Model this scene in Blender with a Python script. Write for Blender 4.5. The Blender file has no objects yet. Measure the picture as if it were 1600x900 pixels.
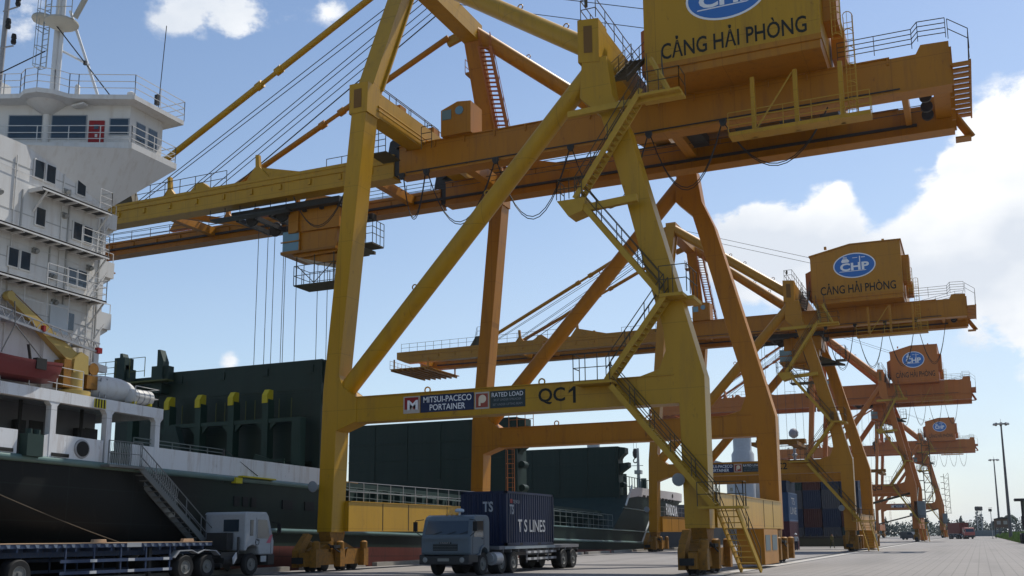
import bpy, bmesh, math, random
from mathutils import Vector, Matrix
R = math.radians
random.seed(7)
scene = bpy.context.scene
COL = scene.collection

# ------------------------------------------------------------------ camera, sky, sun, exposure
cd = bpy.data.cameras.new('camera'); cam = bpy.data.objects.new('camera', cd); COL.objects.link(cam)
yaw, pit, rol = R(-24.007), R(9.908), R(-0.447)
F = Vector((math.sin(yaw)*math.cos(pit), math.cos(yaw)*math.cos(pit), math.sin(pit)))
RT = Vector((math.cos(yaw), -math.sin(yaw), 0)); UP = RT.cross(F)
RT2 = RT*math.cos(rol)+UP*math.sin(rol); UP2 = -RT*math.sin(rol)+UP*math.cos(rol)
M = Matrix((RT2, UP2, -F)).transposed().to_4x4(); M.translation = Vector((0, 0, 1.75))
cam.matrix_world = M
cd.sensor_width = 36; cd.lens = 36*1616.1/1600; cd.shift_y = 105/1600
cd.clip_start = 0.1; cd.clip_end = 12000
scene.camera = cam

SUN = Vector((0.25, 0.62, 1.0)).normalized()
sun_el = math.asin(SUN.z); sun_az = math.atan2(SUN.x, SUN.y)
w = bpy.data.worlds.new('World'); scene.world = w; w.use_nodes = True
nt = w.node_tree; N = nt.nodes; L = nt.links
N.clear()
def nn(t, **k):
    n = N.new(t)
    for a, b in k.items(): setattr(n, a, b)
    return n
wout = nn('ShaderNodeOutputWorld'); bg = nn('ShaderNodeBackground'); L.new(bg.outputs[0], wout.inputs[0])
sky = nn('ShaderNodeTexSky'); sky.sky_type = 'NISHITA'; sky.sun_disc = False
sky.sun_elevation = sun_el; sky.sun_rotation = sun_az
sky.air_density = 1.0; sky.dust_density = 0.5; sky.ozone_density = 1.3
SKYS = 0.14
bg.inputs[1].default_value = SKYS
tc = nn('ShaderNodeTexCoord')
def wmath(op, a, b=None, c=None, clamp=False):
    n = nn('ShaderNodeMath', operation=op, use_clamp=clamp)
    for i, x in enumerate((a, b, c)):
        if x is None: continue
        if isinstance(x, (int, float)): n.inputs[i].default_value = x
        else: L.new(x, n.inputs[i])
    return n.outputs[0]
def pdir(u, v):
    d = RT2*((u-800)/1616.1) - UP2*((v-555)/1616.1) + F
    return d.normalized()
# cloud banks fixed in the sky: (direction given through its place in the photo, angular radius, strength)
BL = [(1250,390,.050,1.0),(1298,342,.022,.85),(1185,398,.038,.95),(1308,302,.010,.7),(1140,385,.03,.6),(1330,430,.026,.75),(1620,285,.066,1.15),(1530,340,.036,.95),(1560,205,.022,.72),(1480,250,.008,.5),(1520,262,.014,.5),(1585,400,.065,1.0),
      (1450,410,.032,.85),(1385,440,.025,.65),(1720,350,.09,1.1),(1060,400,.03,.35),
      (330,10,.032,.5),(262,25,.028,.42),(420,5,.035,.42),(375,45,.018,.38),(520,12,.02,.42),(40,30,.035,.40),(360,566,.014,.48),(735,620,.02,.46),(1900,380,.13,1.1),(-500,200,.12,.8)]
tot = None
for u, v, r, s in BL:
    c = pdir(u, v)
    vm = nn('ShaderNodeVectorMath', operation='DISTANCE'); L.new(tc.outputs['Generated'], vm.inputs[0]); vm.inputs[1].default_value = c
    q = wmath('DIVIDE', vm.outputs['Value'], r)
    q = wmath('POWER', q, 2.0); q = wmath('MULTIPLY', q, -1.0); q = wmath('EXPONENT', q); q = wmath('MULTIPLY', q, s)
    tot = q if tot is None else wmath('ADD', tot, q)
mp = nn('ShaderNodeMapping'); mp.inputs['Scale'].default_value = (1, 1, 1.5); L.new(tc.outputs['Generated'], mp.inputs[0])
ns = nn('ShaderNodeTexNoise'); ns.inputs['Scale'].default_value = 14; ns.inputs['Detail'].default_value = 10; ns.inputs['Roughness'].default_value = .62
L.new(mp.outputs[0], ns.inputs['Vector'])
n2 = nn('ShaderNodeTexNoise'); n2.inputs['Scale'].default_value = 8; n2.inputs['Detail'].default_value = 6
L.new(mp.outputs[0], n2.inputs['Vector'])
f = wmath('ADD', tot, wmath('MULTIPLY', wmath('MULTIPLY', wmath('SUBTRACT', ns.outputs[0], .5), 2.6), wmath('ADD', wmath('MULTIPLY', tot, 1.3, clamp=True), .15, clamp=True)))
mr = nn('ShaderNodeMapRange', interpolation_type='SMOOTHSTEP'); L.new(f, mr.inputs[0])
mr.inputs[1].default_value = .33; mr.inputs[2].default_value = .68
mask = mr.outputs[0]
# thin veil, stronger towards the horizon on the land side
sx = nn('ShaderNodeSeparateXYZ'); L.new(tc.outputs['Generated'], sx.inputs[0])
veil = nn('ShaderNodeMapRange'); L.new(sx.outputs['Z'], veil.inputs[0])
veil.inputs[1].default_value = .46; veil.inputs[2].default_value = .0; veil.inputs[3].default_value = .0; veil.inputs[4].default_value = .8
veilx = nn('ShaderNodeMapRange'); L.new(sx.outputs['X'], veilx.inputs[0])
veilx.inputs[1].default_value = -.75; veilx.inputs[2].default_value = .05; veilx.inputs[3].default_value = .25; veilx.inputs[4].default_value = 1.0
veily = nn('ShaderNodeMapRange'); L.new(sx.outputs['Y'], veily.inputs[0])
veily.inputs[1].default_value = .1; veily.inputs[2].default_value = .6; veily.inputs[3].default_value = .1; veily.inputs[4].default_value = 1.0
vv = wmath('MULTIPLY', wmath('MULTIPLY', wmath('MULTIPLY', veil.outputs[0], veily.outputs[0]), veilx.outputs[0]), wmath('ADD', wmath('MULTIPLY', n2.outputs[0], .9), .45))
vcol = nn('ShaderNodeMix', data_type='RGBA'); L.new(sky.outputs[0], vcol.inputs[6]); vcol.inputs[7].default_value = (4.7, 5.3, 6.0, 1); L.new(vv, vcol.inputs[0])
# cloud body: bright, with greyer hollows
shade = nn('ShaderNodeMapRange'); L.new(n2.outputs[0], shade.inputs[0])
shade.inputs[1].default_value = .35; shade.inputs[2].default_value = .62
ccol = nn('ShaderNodeMix', data_type='RGBA'); L.new(shade.outputs[0], ccol.inputs[0])
ccol.inputs[6].default_value = (7.6, 7.7, 7.8, 1); ccol.inputs[7].default_value = (5.4, 5.8, 6.4, 1)
cmix = nn('ShaderNodeMix', data_type='RGBA'); L.new(mask, cmix.inputs[0]); L.new(vcol.outputs[2], cmix.inputs[6]); L.new(ccol.outputs[2], cmix.inputs[7])
L.new(cmix.outputs[2], bg.inputs[0])

sl = bpy.data.lights.new('sun', 'SUN'); sl.energy = 4.8; sl.angle = R(.53); sl.color = (1, .95, .86)
so = bpy.data.objects.new('sun', sl); COL.objects.link(so)
so.rotation_euler = SUN.to_track_quat('Z', 'Y').to_euler(); so.location = (0, 0, 80)
scene.view_settings.view_transform = 'Standard'; scene.view_settings.look = 'None'
scene.view_settings.gamma = 1; scene.view_settings.use_curve_mapping = False
scene.view_settings.exposure = 0.0
scene.render.resolution_x = 1024; scene.render.resolution_y = 576
scene.cycles.max_bounces = 6

# ------------------------------------------------------------------ materials
MATS = {}
def mat(name, col, rough=.6, metal=0., var=.12, scale=1.5, bump=0., dirt=None, dirt_amt=.0, streak=False, spec=.25, rust=0., seam=0.):
    if name in MATS: return MATS[name]
    m = bpy.data.materials.new(name); m.use_nodes = True
    t = m.node_tree; b = t.nodes['Principled BSDF']
    b.inputs['Roughness'].default_value = rough; b.inputs['Metallic'].default_value = metal
    b.inputs['Specular IOR Level'].default_value = spec
    tcn = t.nodes.new('ShaderNodeTexCoord')
    no = t.nodes.new('ShaderNodeTexNoise'); no.inputs['Scale'].default_value = scale; no.inputs['Detail'].default_value = 6
    mpp = t.nodes.new('ShaderNodeMapping'); t.links.new(tcn.outputs['Object'], mpp.inputs[0]); t.links.new(mpp.outputs[0], no.inputs['Vector'])
    if streak: mpp.inputs['Scale'].default_value = (1.6, 1.6, .18)
    mx = t.nodes.new('ShaderNodeMix'); mx.data_type = 'RGBA'
    mx.inputs[6].default_value = (*[c*(1-var) for c in col], 1); mx.inputs[7].default_value = (*[min(1, c*(1+var)) for c in col], 1)
    t.links.new(no.outputs[0], mx.inputs[0]); last = mx.outputs[2]
    if dirt:
        n2_ = t.nodes.new('ShaderNodeTexNoise'); n2_.inputs['Scale'].default_value = scale*2.3; n2_.inputs['Detail'].default_value = 8
        n2_.inputs['Roughness'].default_value = .7
        t.links.new(mpp.outputs[0], n2_.inputs['Vector'])
        mrr = t.nodes.new('ShaderNodeMapRange'); mrr.inputs[1].default_value = .5; mrr.inputs[2].default_value = .72; mrr.inputs[4].default_value = dirt_amt
        t.links.new(n2_.outputs[0], mrr.inputs[0])
        m2 = t.nodes.new('ShaderNodeMix'); m2.data_type = 'RGBA'; t.links.new(mrr.outputs[0], m2.inputs[0]); t.links.new(last, m2.inputs[6]); m2.inputs[7].default_value = (*dirt, 1)
        last = m2.outputs[2]
    if rust:
        n5 = t.nodes.new('ShaderNodeTexNoise'); n5.inputs['Scale'].default_value = 2.6; n5.inputs['Detail'].default_value = 7; n5.inputs['Roughness'].default_value = .75
        m5 = t.nodes.new('ShaderNodeMapping'); m5.inputs['Scale'].default_value = (1, 1, .45); t.links.new(tcn.outputs['Object'], m5.inputs[0]); t.links.new(m5.outputs[0], n5.inputs['Vector'])
        r5 = t.nodes.new('ShaderNodeMapRange'); r5.inputs[1].default_value = .61; r5.inputs[2].default_value = .69; r5.inputs[4].default_value = rust; t.links.new(n5.outputs[0], r5.inputs[0])
        x5 = t.nodes.new('ShaderNodeMix'); x5.data_type = 'RGBA'; t.links.new(r5.outputs[0], x5.inputs[0]); t.links.new(last, x5.inputs[6]); x5.inputs[7].default_value = (.10, .035, .012, 1); last = x5.outputs[2]
    if seam:
        sp5 = t.nodes.new('ShaderNodeSeparateXYZ'); t.links.new(tcn.outputs['Object'], sp5.inputs[0]); acc = None
        for ax_, per, off_ in (('Z', seam, .3), ('X', seam*1.37, .21), ('Y', seam*1.6, .37)):
            a5 = t.nodes.new('ShaderNodeMath'); a5.operation = 'MULTIPLY_ADD'; a5.inputs[1].default_value = 1/per; a5.inputs[2].default_value = off_+100; t.links.new(sp5.outputs[ax_], a5.inputs[0])
            f5 = t.nodes.new('ShaderNodeMath'); f5.operation = 'FRACT'; t.links.new(a5.outputs[0], f5.inputs[0])
            l5 = t.nodes.new('ShaderNodeMath'); l5.operation = 'LESS_THAN'; l5.inputs[1].default_value = .035/per; t.links.new(f5.outputs[0], l5.inputs[0])
            if acc is None: acc = l5.outputs[0]
            else:
                q5 = t.nodes.new('ShaderNodeMath'); q5.operation = 'MAXIMUM'; t.links.new(acc, q5.inputs[0]); t.links.new(l5.outputs[0], q5.inputs[1]); acc = q5.outputs[0]
        k5 = t.nodes.new('ShaderNodeMath'); k5.operation = 'MULTIPLY'; k5.inputs[1].default_value = .38; t.links.new(acc, k5.inputs[0])
        x6 = t.nodes.new('ShaderNodeMix'); x6.data_type = 'RGBA'; t.links.new(k5.outputs[0], x6.inputs[0]); t.links.new(last, x6.inputs[6]); x6.inputs[7].default_value = tuple(c*.3 for c in col)+(1,); last = x6.outputs[2]
    t.links.new(last, b.inputs['Base Color'])
    if bump:
        bp = t.nodes.new('ShaderNodeBump'); bp.inputs['Strength'].default_value = bump; bp.inputs['Distance'].default_value = .03
        t.links.new(no.outputs[0], bp.inputs['Height']); t.links.new(bp.outputs[0], b.inputs['Normal'])
    MATS[name] = m
    return m
YEL = mat('crane_yellow', (.41, .222, .005), .4, var=.13, scale=.7, dirt=(.20, .10, .02), dirt_amt=.42, streak=True, rust=.55, seam=3.1, spec=.32)
YELB = mat('crane_yellow_girder_bounce', (.37, .15, .006), .42, var=.13, scale=.6, dirt=(.16, .07, .02), dirt_amt=.5, streak=True, rust=.6, seam=2.9, spec=.28)  # girder orange; bounced light on far-side parts is put into this colour
ORG = mat('crane_orange', (.42, .13, .022), .5, var=.12, scale=.5, dirt=(.2, .08, .04), dirt_amt=.4, streak=True)
RUSTY = mat('bogie_orange', (.24, .11, .015), .6, var=.25, scale=3, dirt=(.05, .035, .02), dirt_amt=.8)
STAIRM = mat('stair_ochre', (.42, .25, .03), .6, var=.15, scale=3)
RAILM = mat('rail_dark', (.07, .055, .03), .6, var=.2, scale=3)
REDST = mat('stair_red', (.36, .12, .03), .6)
BLK = mat('black_rubber', (.018, .018, .018), .7, var=.2)
DARK = mat('dark_metal', (.035, .035, .035), .5, var=.3, scale=4)
STEEL = mat('grey_steel', (.3, .3, .31), .4, .4, var=.15, scale=5)
CABLE = mat('cable_black', (.02, .02, .02), .6)
ROPE = mat('rope_steel', (.06, .065, .07), .5, .3)
GLASS = mat('window_glass', (.02, .035, .05), .08, var=.1, spec=.8)
GLASSB = mat('cab_glass_blue', (.10, .2, .24), .1, var=.1, spec=.8)
WHITE = mat('ship_white', (.56, .55, .53), .45, var=.07, scale=.8, dirt=(.34, .27, .2), dirt_amt=.4, streak=True)
WHITER = mat('bulwark_white', (.62, .63, .64), .5, var=.06, scale=.6, dirt=(.30, .21, .14), dirt_amt=.6, streak=True, rust=.4, seam=2.6)
GREEN = mat('hatch_green', (.012, .028, .022), .5, var=.25, scale=.8, dirt=(.025, .035, .03), dirt_amt=.45, streak=True, rust=.2, seam=2.3)
SHIPG = mat('deck_green', (.016, .042, .032), .5, var=.2, scale=.8)
DGREEN = mat('deck_dark', (.02, .04, .035), .6, var=.3)
BLUE = mat('truck_blue', (.10, .13, .155), .4, var=.07, scale=4, dirt=(.14, .14, .14), dirt_amt=.4)
WTRK = mat('truck_white', (.33, .35, .37), .4, var=.06, scale=4, dirt=(.22, .21, .2), dirt_amt=.4)
CBLUE = mat('container_blue', (.009, .017, .05), .5, var=.15, scale=2, dirt=(.02, .02, .03), dirt_amt=.5, streak=True)
TRAILB = mat('trailer_blue', (.03, .05, .10), .55, var=.3, scale=5, dirt=(.1, .08, .06), dirt_amt=.6)
TGREY = mat('trailer_grey', (.16, .16, .17), .6, var=.2, scale=4)
TXT = mat('lettering_black', (.015, .016, .012), .6)
TXTW = mat('lettering_white', (.75, .76, .78), .6)
LOGOB = mat('logo_blue', (.045, .16, .45), .5, var=.05)
NAVY = mat('sign_navy', (.012, .025, .07), .5)
REDM = mat('red_paint', (.24, .015, .018), .5)
BOATR = mat('boat_red', (.16, .035, .035), .5, var=.15, dirt=(.12, .05, .05), dirt_amt=.5)
YPNT = mat('hatch_yellow', (.48, .40, .02), .5)
DAVIT = mat('deck_crane_yellow', (.40, .29, .09), .5, var=.12, dirt=(.3, .2, .08), dirt_amt=.4)
RUSTB = mat('rust_red', (.20, .045, .03), .7, var=.2)
TOUGE = mat('weathered_wood', (.40, .27, .17), .8)

def hull_mat():
    m = bpy.data.materials.new('hull_paint'); m.use_nodes = True; t = m.node_tree; b = t.nodes['Principled BSDF']
    b.inputs['Roughness'].default_value = .5
    tcn = t.nodes.new('ShaderNodeTexCoord'); sp = t.nodes.new('ShaderNodeSeparateXYZ'); t.links.new(tcn.outputs['Object'], sp.inputs[0])
    mm = t.nodes.new('ShaderNodeMath'); mm.operation = 'GREATER_THAN'; mm.inputs[1].default_value = 1.55; t.links.new(sp.outputs['Z'], mm.inputs[0])
    no = t.nodes.new('ShaderNodeTexNoise'); no.inputs['Scale'].default_value = .9; no.inputs['Detail'].default_value = 8
    mpp = t.nodes.new('ShaderNodeMapping'); mpp.inputs['Scale'].default_value = (1, 1, .35); t.links.new(tcn.outputs['Object'], mpp.inputs[0]); t.links.new(mpp.outputs[0], no.inputs['Vector'])
    g = t.nodes.new('ShaderNodeMix'); g.data_type = 'RGBA'; g.inputs[6].default_value = (.005, .010, .008, 1); g.inputs[7].default_value = (.015, .033, .026, 1); b.inputs['Specular IOR Level'].default_value = .2; t.links.new(no.outputs[0], g.inputs[0])
    rr = t.nodes.new('ShaderNodeMix'); rr.data_type = 'RGBA'; rr.inputs[6].default_value = (.07, .022, .018, 1); rr.inputs[7].default_value = (.17, .05, .04, 1); t.links.new(no.outputs[0], rr.inputs[0])
    f_ = t.nodes.new('ShaderNodeMix'); f_.data_type = 'RGBA'; t.links.new(mm.outputs[0], f_.inputs[0]); t.links.new(rr.outputs[2], f_.inputs[6]); t.links.new(g.outputs[2], f_.inputs[7])
    # stern shade put into the colour: hull goes near black aft, soft edge
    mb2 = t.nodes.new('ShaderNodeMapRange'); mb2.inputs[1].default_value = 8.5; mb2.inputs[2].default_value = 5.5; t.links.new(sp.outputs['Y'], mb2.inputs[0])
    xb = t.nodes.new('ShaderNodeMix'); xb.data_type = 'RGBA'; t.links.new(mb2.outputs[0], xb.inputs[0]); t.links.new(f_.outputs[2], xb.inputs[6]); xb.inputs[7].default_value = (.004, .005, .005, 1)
    last = xb.outputs[2]
    for ax_, per in (('Y', 3.7), ('Z', 1.45)):
        a5 = t.nodes.new('ShaderNodeMath'); a5.operation = 'MULTIPLY_ADD'; a5.inputs[1].default_value = 1/per; a5.inputs[2].default_value = 100.33; t.links.new(sp.outputs[ax_], a5.inputs[0])
        f5 = t.nodes.new('ShaderNodeMath'); f5.operation = 'FRACT'; t.links.new(a5.outputs[0], f5.inputs[0])
        l5 = t.nodes.new('ShaderNodeMath'); l5.operation = 'LESS_THAN'; l5.inputs[1].default_value = .05/per; t.links.new(f5.outputs[0], l5.inputs[0])
        k5 = t.nodes.new('ShaderNodeMath'); k5.operation = 'MULTIPLY'; k5.inputs[1].default_value = .5; t.links.new(l5.outputs[0], k5.inputs[0])
        x6 = t.nodes.new('ShaderNodeMix'); x6.data_type = 'RGBA'; t.links.new(k5.outputs[0], x6.inputs[0]); t.links.new(last, x6.inputs[6]); x6.inputs[7].default_value = (.012, .02, .018, 1); last = x6.outputs[2]
    n6 = t.nodes.new('ShaderNodeTexNoise'); n6.inputs['Scale'].default_value = 1.7; n6.inputs['Detail'].default_value = 9; n6.inputs['Roughness'].default_value = .7; t.links.new(mpp.outputs[0], n6.inputs['Vector'])
    r6 = t.nodes.new('ShaderNodeMapRange'); r6.inputs[1].default_value = .58; r6.inputs[2].default_value = .7; r6.inputs[4].default_value = .5; t.links.new(n6.outputs[0], r6.inputs[0])
    x7 = t.nodes.new('ShaderNodeMix'); x7.data_type = 'RGBA'; t.links.new(r6.outputs[0], x7.inputs[0]); t.links.new(last, x7.inputs[6]); x7.inputs[7].default_value = (.02, .018, .014, 1)
    t.links.new(x7.outputs[2], b.inputs['Base Color'])
    return m
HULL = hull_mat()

# ------------------------------------------------------------------ mesh helpers
V = Vector
SPLIT = set('tie_beam drive_motor buffer lifting_lug sheave stay_bracket festoon_cable lashing_bracket deck_clutter junction_box fender_plate hoist_rope boom_hoist_rope trolley_rope davit_plate freeing_port signal_lamp boom_end deck_fitting stilt window cab_frame outrigger cradle strap fork_pocket landing_gear hinge_arm forecastle_fitting wheel vent_hood tail_bar bumper window_frame roof_lamp headlight handrail hinge_platform cab_service_basket hoist_ropes service_platform cross_brace rubbing_strake door_notice outboard_motor mudguard cable_tray pipework strake_edge weld_seam reflector_stripe edge_slat stiffener side_rail'.split())
class MB:
    def __init__(s, off=(0, 0, 0)): s.v = []; s.f = []; s.off = V(off); s.sm = []
    def add(s, vs, fs, smooth=False):
        n = len(s.v); s.v += [V(p)-s.off for p in vs]; s.f += [tuple(i+n for i in f) for f in fs]; s.sm += [smooth]*len(fs); return s
    def box(s, x0, x1, y0, y1, z0, z1):
        vs = [(x, y, z) for x in (x0, x1) for y in (y0, y1) for z in (z0, z1)]
        return s.add(vs, [(0, 1, 3, 2), (4, 6, 7, 5), (0, 4, 5, 1), (2, 3, 7, 6), (0, 2, 6, 4), (1, 5, 7, 3)])
    def cbox(s, c, d): return s.box(c[0]-d[0]/2, c[0]+d[0]/2, c[1]-d[1]/2, c[1]+d[1]/2, c[2]-d[2]/2, c[2]+d[2]/2)
    def prism(s, poly, axis, a0, a1):
        def P(p, a):
            return {'y': (p[0], a, p[1]), 'x': (a, p[0], p[1]), 'z': (p[0], p[1], a)}[axis]
        n = len(poly)
        return s.add([P(p, a0) for p in poly]+[P(p, a1) for p in poly], [tuple(range(n)), tuple(range(2*n-1, n-1, -1))]+[(i, (i+1) % n, n+(i+1) % n, n+i) for i in range(n)])
    def beam(s, p0, p1, w, h, up=(0, 0, 1), w1=None, h1=None):
        p0, p1 = V(p0), V(p1); d = (p1-p0).normalized(); u = V(up); sd = d.cross(u)
        if sd.length < 1e-4: sd = d.cross(V((0, 1, 0)))
        sd.normalize(); u = sd.cross(d)
        w1 = w if w1 is None else w1; h1 = h if h1 is None else h1
        vs = [p0+sd*a*w/2+u*b*h/2 for a in (-1, 1) for b in (-1, 1)]+[p1+sd*a*w1/2+u*b*h1/2 for a in (-1, 1) for b in (-1, 1)]
        return s.add(vs, [(0, 1, 3, 2), (4, 6, 7, 5), (0, 4, 5, 1), (2, 3, 7, 6), (0, 2, 6, 4), (1, 5, 7, 3)])
    def tube(s, p0, p1, r, n=8, r1=None):
        p0, p1 = V(p0), V(p1); d = (p1-p0)
        if d.length < 1e-6: return s
        d.normalize(); a = d.orthogonal().normalized(); b = d.cross(a); r1 = r if r1 is None else r1
        vs = [p0+(a*math.cos(t)+b*math.sin(t))*r for t in [2*math.pi*i/n for i in range(n)]]+[p1+(a*math.cos(t)+b*math.sin(t))*r1 for t in [2*math.pi*i/n for i in range(n)]]
        s.add(vs, [(i, (i+1) % n, n+(i+1) % n, n+i) for i in range(n)], n > 6)
        return s.add(vs, [tuple(range(n)), tuple(range(2*n-1, n-1, -1))])
    def path(s, pts, r, n=5):
        for a, b in zip(pts, pts[1:]): s.tube(a, b, r, n)
        return s
    def ring(s, c, ax, R_, r, n=10):
        c = V(c); ax = V(ax).normalized(); a = ax.orthogonal().normalized(); b = ax.cross(a)
        pts = [c+(a*math.cos(t)+b*math.sin(t))*R_ for t in [2*math.pi*i/n for i in range(n+1)]]
        return s.path(pts, r, 5)
    def lathe(s, c, ax, prof, n=16, smooth=True):
        c = V(c); ax = V(ax).normalized(); a = ax.orthogonal().normalized(); b = ax.cross(a)
        vs = [c+ax*h+(a*math.cos(t)+b*math.sin(t))*r for r, h in prof for t in [2*math.pi*i/n for i in range(n)]]
        m = len(prof); fs = [(j*n+i, j*n+(i+1) % n, (j+1)*n+(i+1) % n, (j+1)*n+i) for j in range(m-1) for i in range(n)]
        s.add(vs, fs, smooth)
        return s.add(vs, [tuple(range(n)), tuple(range(m*n-1, (m-1)*n-1, -1))])
    def rail(s, pts, h=1.05, bars=(1.0, .5), sp=1.5, r=.025):
        for a, b in zip(pts, pts[1:]):
            a, b = V(a), V(b); L_ = (b-a).length; n = max(1, round(L_/sp))
            for i in range(n+1):
                p = a.lerp(b, i/n); s.tube(p, p+V((0, 0, h)), r, 4)
            for q in bars: s.tube(a+V((0, 0, h*q)), b+V((0, 0, h*q)), r, 4)
        return s
    def grid_mesh(s, rows, smooth=True, close=False):
        m, n = len(rows), len(rows[0]); vs = [p for r_ in rows for p in r_]
        fs = [(j*n+i, j*n+i+1, (j+1)*n+i+1, (j+1)*n+i) for j in range(m-1) for i in range(n-1)]
        return s.add(vs, fs, smooth)
    def clusters(s):
        n = len(s.v); par = list(range(n))
        def fd(a):
            while par[a] != a: par[a] = par[par[a]]; a = par[a]
            return a
        for f_ in s.f:
            r0 = fd(f_[0])
            for i in f_[1:]: par[fd(i)] = r0
        isl = {}
        for i in range(n): isl.setdefault(fd(i), []).append(i)
        bx = []
        for k_, vs in isl.items():
            lo = [min(s.v[i][a] for i in vs)-.02 for a in range(3)]; hi = [max(s.v[i][a] for i in vs)+.02 for a in range(3)]; bx.append((lo, hi))
        keys = list(isl); m_ = len(keys); cp = list(range(m_))
        def f2(a):
            while cp[a] != a: a = cp[a]
            return a
        for a in range(m_):
            for c_ in range(a+1, m_):
                if all(bx[a][0][q] <= bx[c_][1][q] and bx[c_][0][q] <= bx[a][1][q] for q in range(3)):
                    ra, rc = f2(a), f2(c_)
                    if ra != rc: cp[rc] = ra
        return {keys[a]: f2(a) for a in range(m_)}, fd
    def build(s, name, m, parent=None, recalc=True, bevel=0):
        if name in SPLIT:
            cl, fd = s.clusters(); ids = sorted(set(cl.values()))
            if len(ids) > 1:
                res = []
                for q in ids:
                    nb_ = MB(s.off); mp_ = {}
                    for f_, sm_ in zip(s.f, s.sm):
                        if cl[fd(f_[0])] != q: continue
                        for i in f_:
                            if i not in mp_: mp_[i] = len(nb_.v); nb_.v.append(s.v[i])
                        nb_.f.append(tuple(mp_[i] for i in f_)); nb_.sm.append(sm_)
                    res.append(nb_.build1(name, m, parent, recalc, bevel))
                return res[0]
        return s.build1(name, m, parent, recalc, bevel)
    def build1(s, name, m, parent=None, recalc=True, bevel=0):
        me = bpy.data.meshes.new(name); me.from_pydata([tuple(p) for p in s.v], [], s.f)
        me.polygons.foreach_set('use_smooth', s.sm)
        if recalc:
            bm = bmesh.new(); bm.from_mesh(me); bmesh.ops.remove_doubles(bm, verts=bm.verts, dist=1e-5) if any(s.sm) else None
            bmesh.ops.recalc_face_normals(bm, faces=bm.faces); bm.to_mesh(me); bm.free()
        if any(s.sm):
            try: me.set_sharp_from_angle(angle=R(40))
            except Exception: pass
        me.materials.append(m)
        o = bpy.data.objects.new(name, me); COL.objects.link(o)
        if parent: o.parent = parent
        if bevel:
            b = o.modifiers.new('bevel', 'BEVEL'); b.width = bevel; b.segments = 2; b.limit_method = 'ANGLE'
        return o
def tag(o, label=None, cat=None, group=None, kind=None):
    if label: o['label'] = label
    if cat: o['category'] = cat
    if group: o['group'] = group
    if kind: o['kind'] = kind
    return o
def empty(name, loc=(0, 0, 0), rz=0):
    o = bpy.data.objects.new(name, None); COL.objects.link(o); o.location = loc; o.rotation_euler = (0, 0, rz); o.empty_display_size = .5
    return o
def kids(o): return [c for c in list(bpy.data.objects) if c.parent is o]
def copy_tree(o, parent=None):
    c = o.copy(); COL.objects.link(c); c.parent = parent
    for k in o.children: copy_tree(k, c)
    return c
def text(s, c, w_, h_, m, parent, name, ux=(1, 0, 0), uy=(0, 0, 1), off=(0, 0, 0), th=.01, bold=0.0, label=None):
    """lettering as a thin raised mesh centred on c, fitted to w_ x h_"""
    cu = bpy.data.curves.new('lettering', 'FONT'); cu.body = s; cu.align_x = 'CENTER'; cu.size = 1; cu.resolution_u = 3; cu.offset = bold
    cu.space_line = .95
    t = bpy.data.objects.new('lettering_source', cu); COL.objects.link(t)
    bpy.context.view_layer.update()
    me = bpy.data.meshes.new_from_object(t); bpy.data.objects.remove(t)
    xs = [v.co.x for v in me.vertices]; ys = [v.co.y for v in me.vertices]
    x0, x1, y0, y1 = min(xs), max(xs), min(ys), max(ys)
    ux, uy = V(ux), V(uy); nz = ux.cross(uy); c = V(c)-V(off)
    for v in me.vertices:
        a = ((v.co.x-x0)/(x1-x0)-.5)*w_; b = ((v.co.y-y0)/(y1-y0)-.5)*h_
        v.co = c+ux*a+uy*b+nz*th
    me.materials.clear(); me.materials.append(m); me.name = name
    o = bpy.data.objects.new(name, me); COL.objects.link(o); o.parent = parent
    if label: o['label'] = label
    return o
def stairs(b, p0, p1, wv, n=None, rails=True, hb=None):
    """stair from p0 up to p1, width vector wv; stringers, treads; returns handrail builder too"""
    p0, p1, wv = V(p0), V(p1), V(wv); Ln = (p1-p0).length
    for q in (p0, p0+wv): b.beam(q, q+(p1-p0), .07, .26)
    n = n or max(4, int(abs(p1.z-p0.z)/.24))
    for i in range(n):
        p = p0.lerp(p1, (i+.5)/n)+wv*.5
        d = V((p1.x-p0.x, p1.y-p0.y, 0)); d = d.normalized() if d.length > 1e-3 else V((1, 0, 0))
        b.beam(p-wv*.5, p+wv*.5, .22 if abs(d.x)+abs(d.y) else .2, .04)
    if rails:
        hb = hb or b
        for q in (p0, p0+wv):
            for h in (.55, 1.05): hb.tube(q+V((0, 0, h)), q+(p1-p0)+V((0, 0, h)), .025, 4)
            m = max(2, int(Ln/1.4))
            for i in range(m+1):
                r_ = q.lerp(q+(p1-p0), i/m); hb.tube(r_, r_+V((0, 0, 1.05)), .025, 4)
def ladder(b, p0, p1, wv, cage=None):
    p0, p1, wv = V(p0), V(p1), V(wv); b.tube(p0, p1, .03, 4); b.tube(p0+wv, p1+wv, .03, 4)
    n = int((p1-p0).length/.3)
    for i in range(n): q = p0.lerp(p1, i/n); b.tube(q, q+wv, .018, 4)
    if cage:
        cg = V(cage)
        for i in range(max(2, int((p1-p0).length/.9))+1):
            q = p0.lerp(p1, i/max(2, int((p1-p0).length/.9)))
            arc = [q+wv*(.5-.9*math.cos(math.pi*t/6)*.6)+cg*math.sin(math.pi*t/6) for t in range(7)]
            b.path(arc, .02, 4)
        for t in (1, 3, 5):
            o_ = wv*(.5-.9*math.cos(math.pi*t/6)*.6)+cg*math.sin(math.pi*t/6); b.tube(p0+o_, p1+o_, .015, 4)
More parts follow.
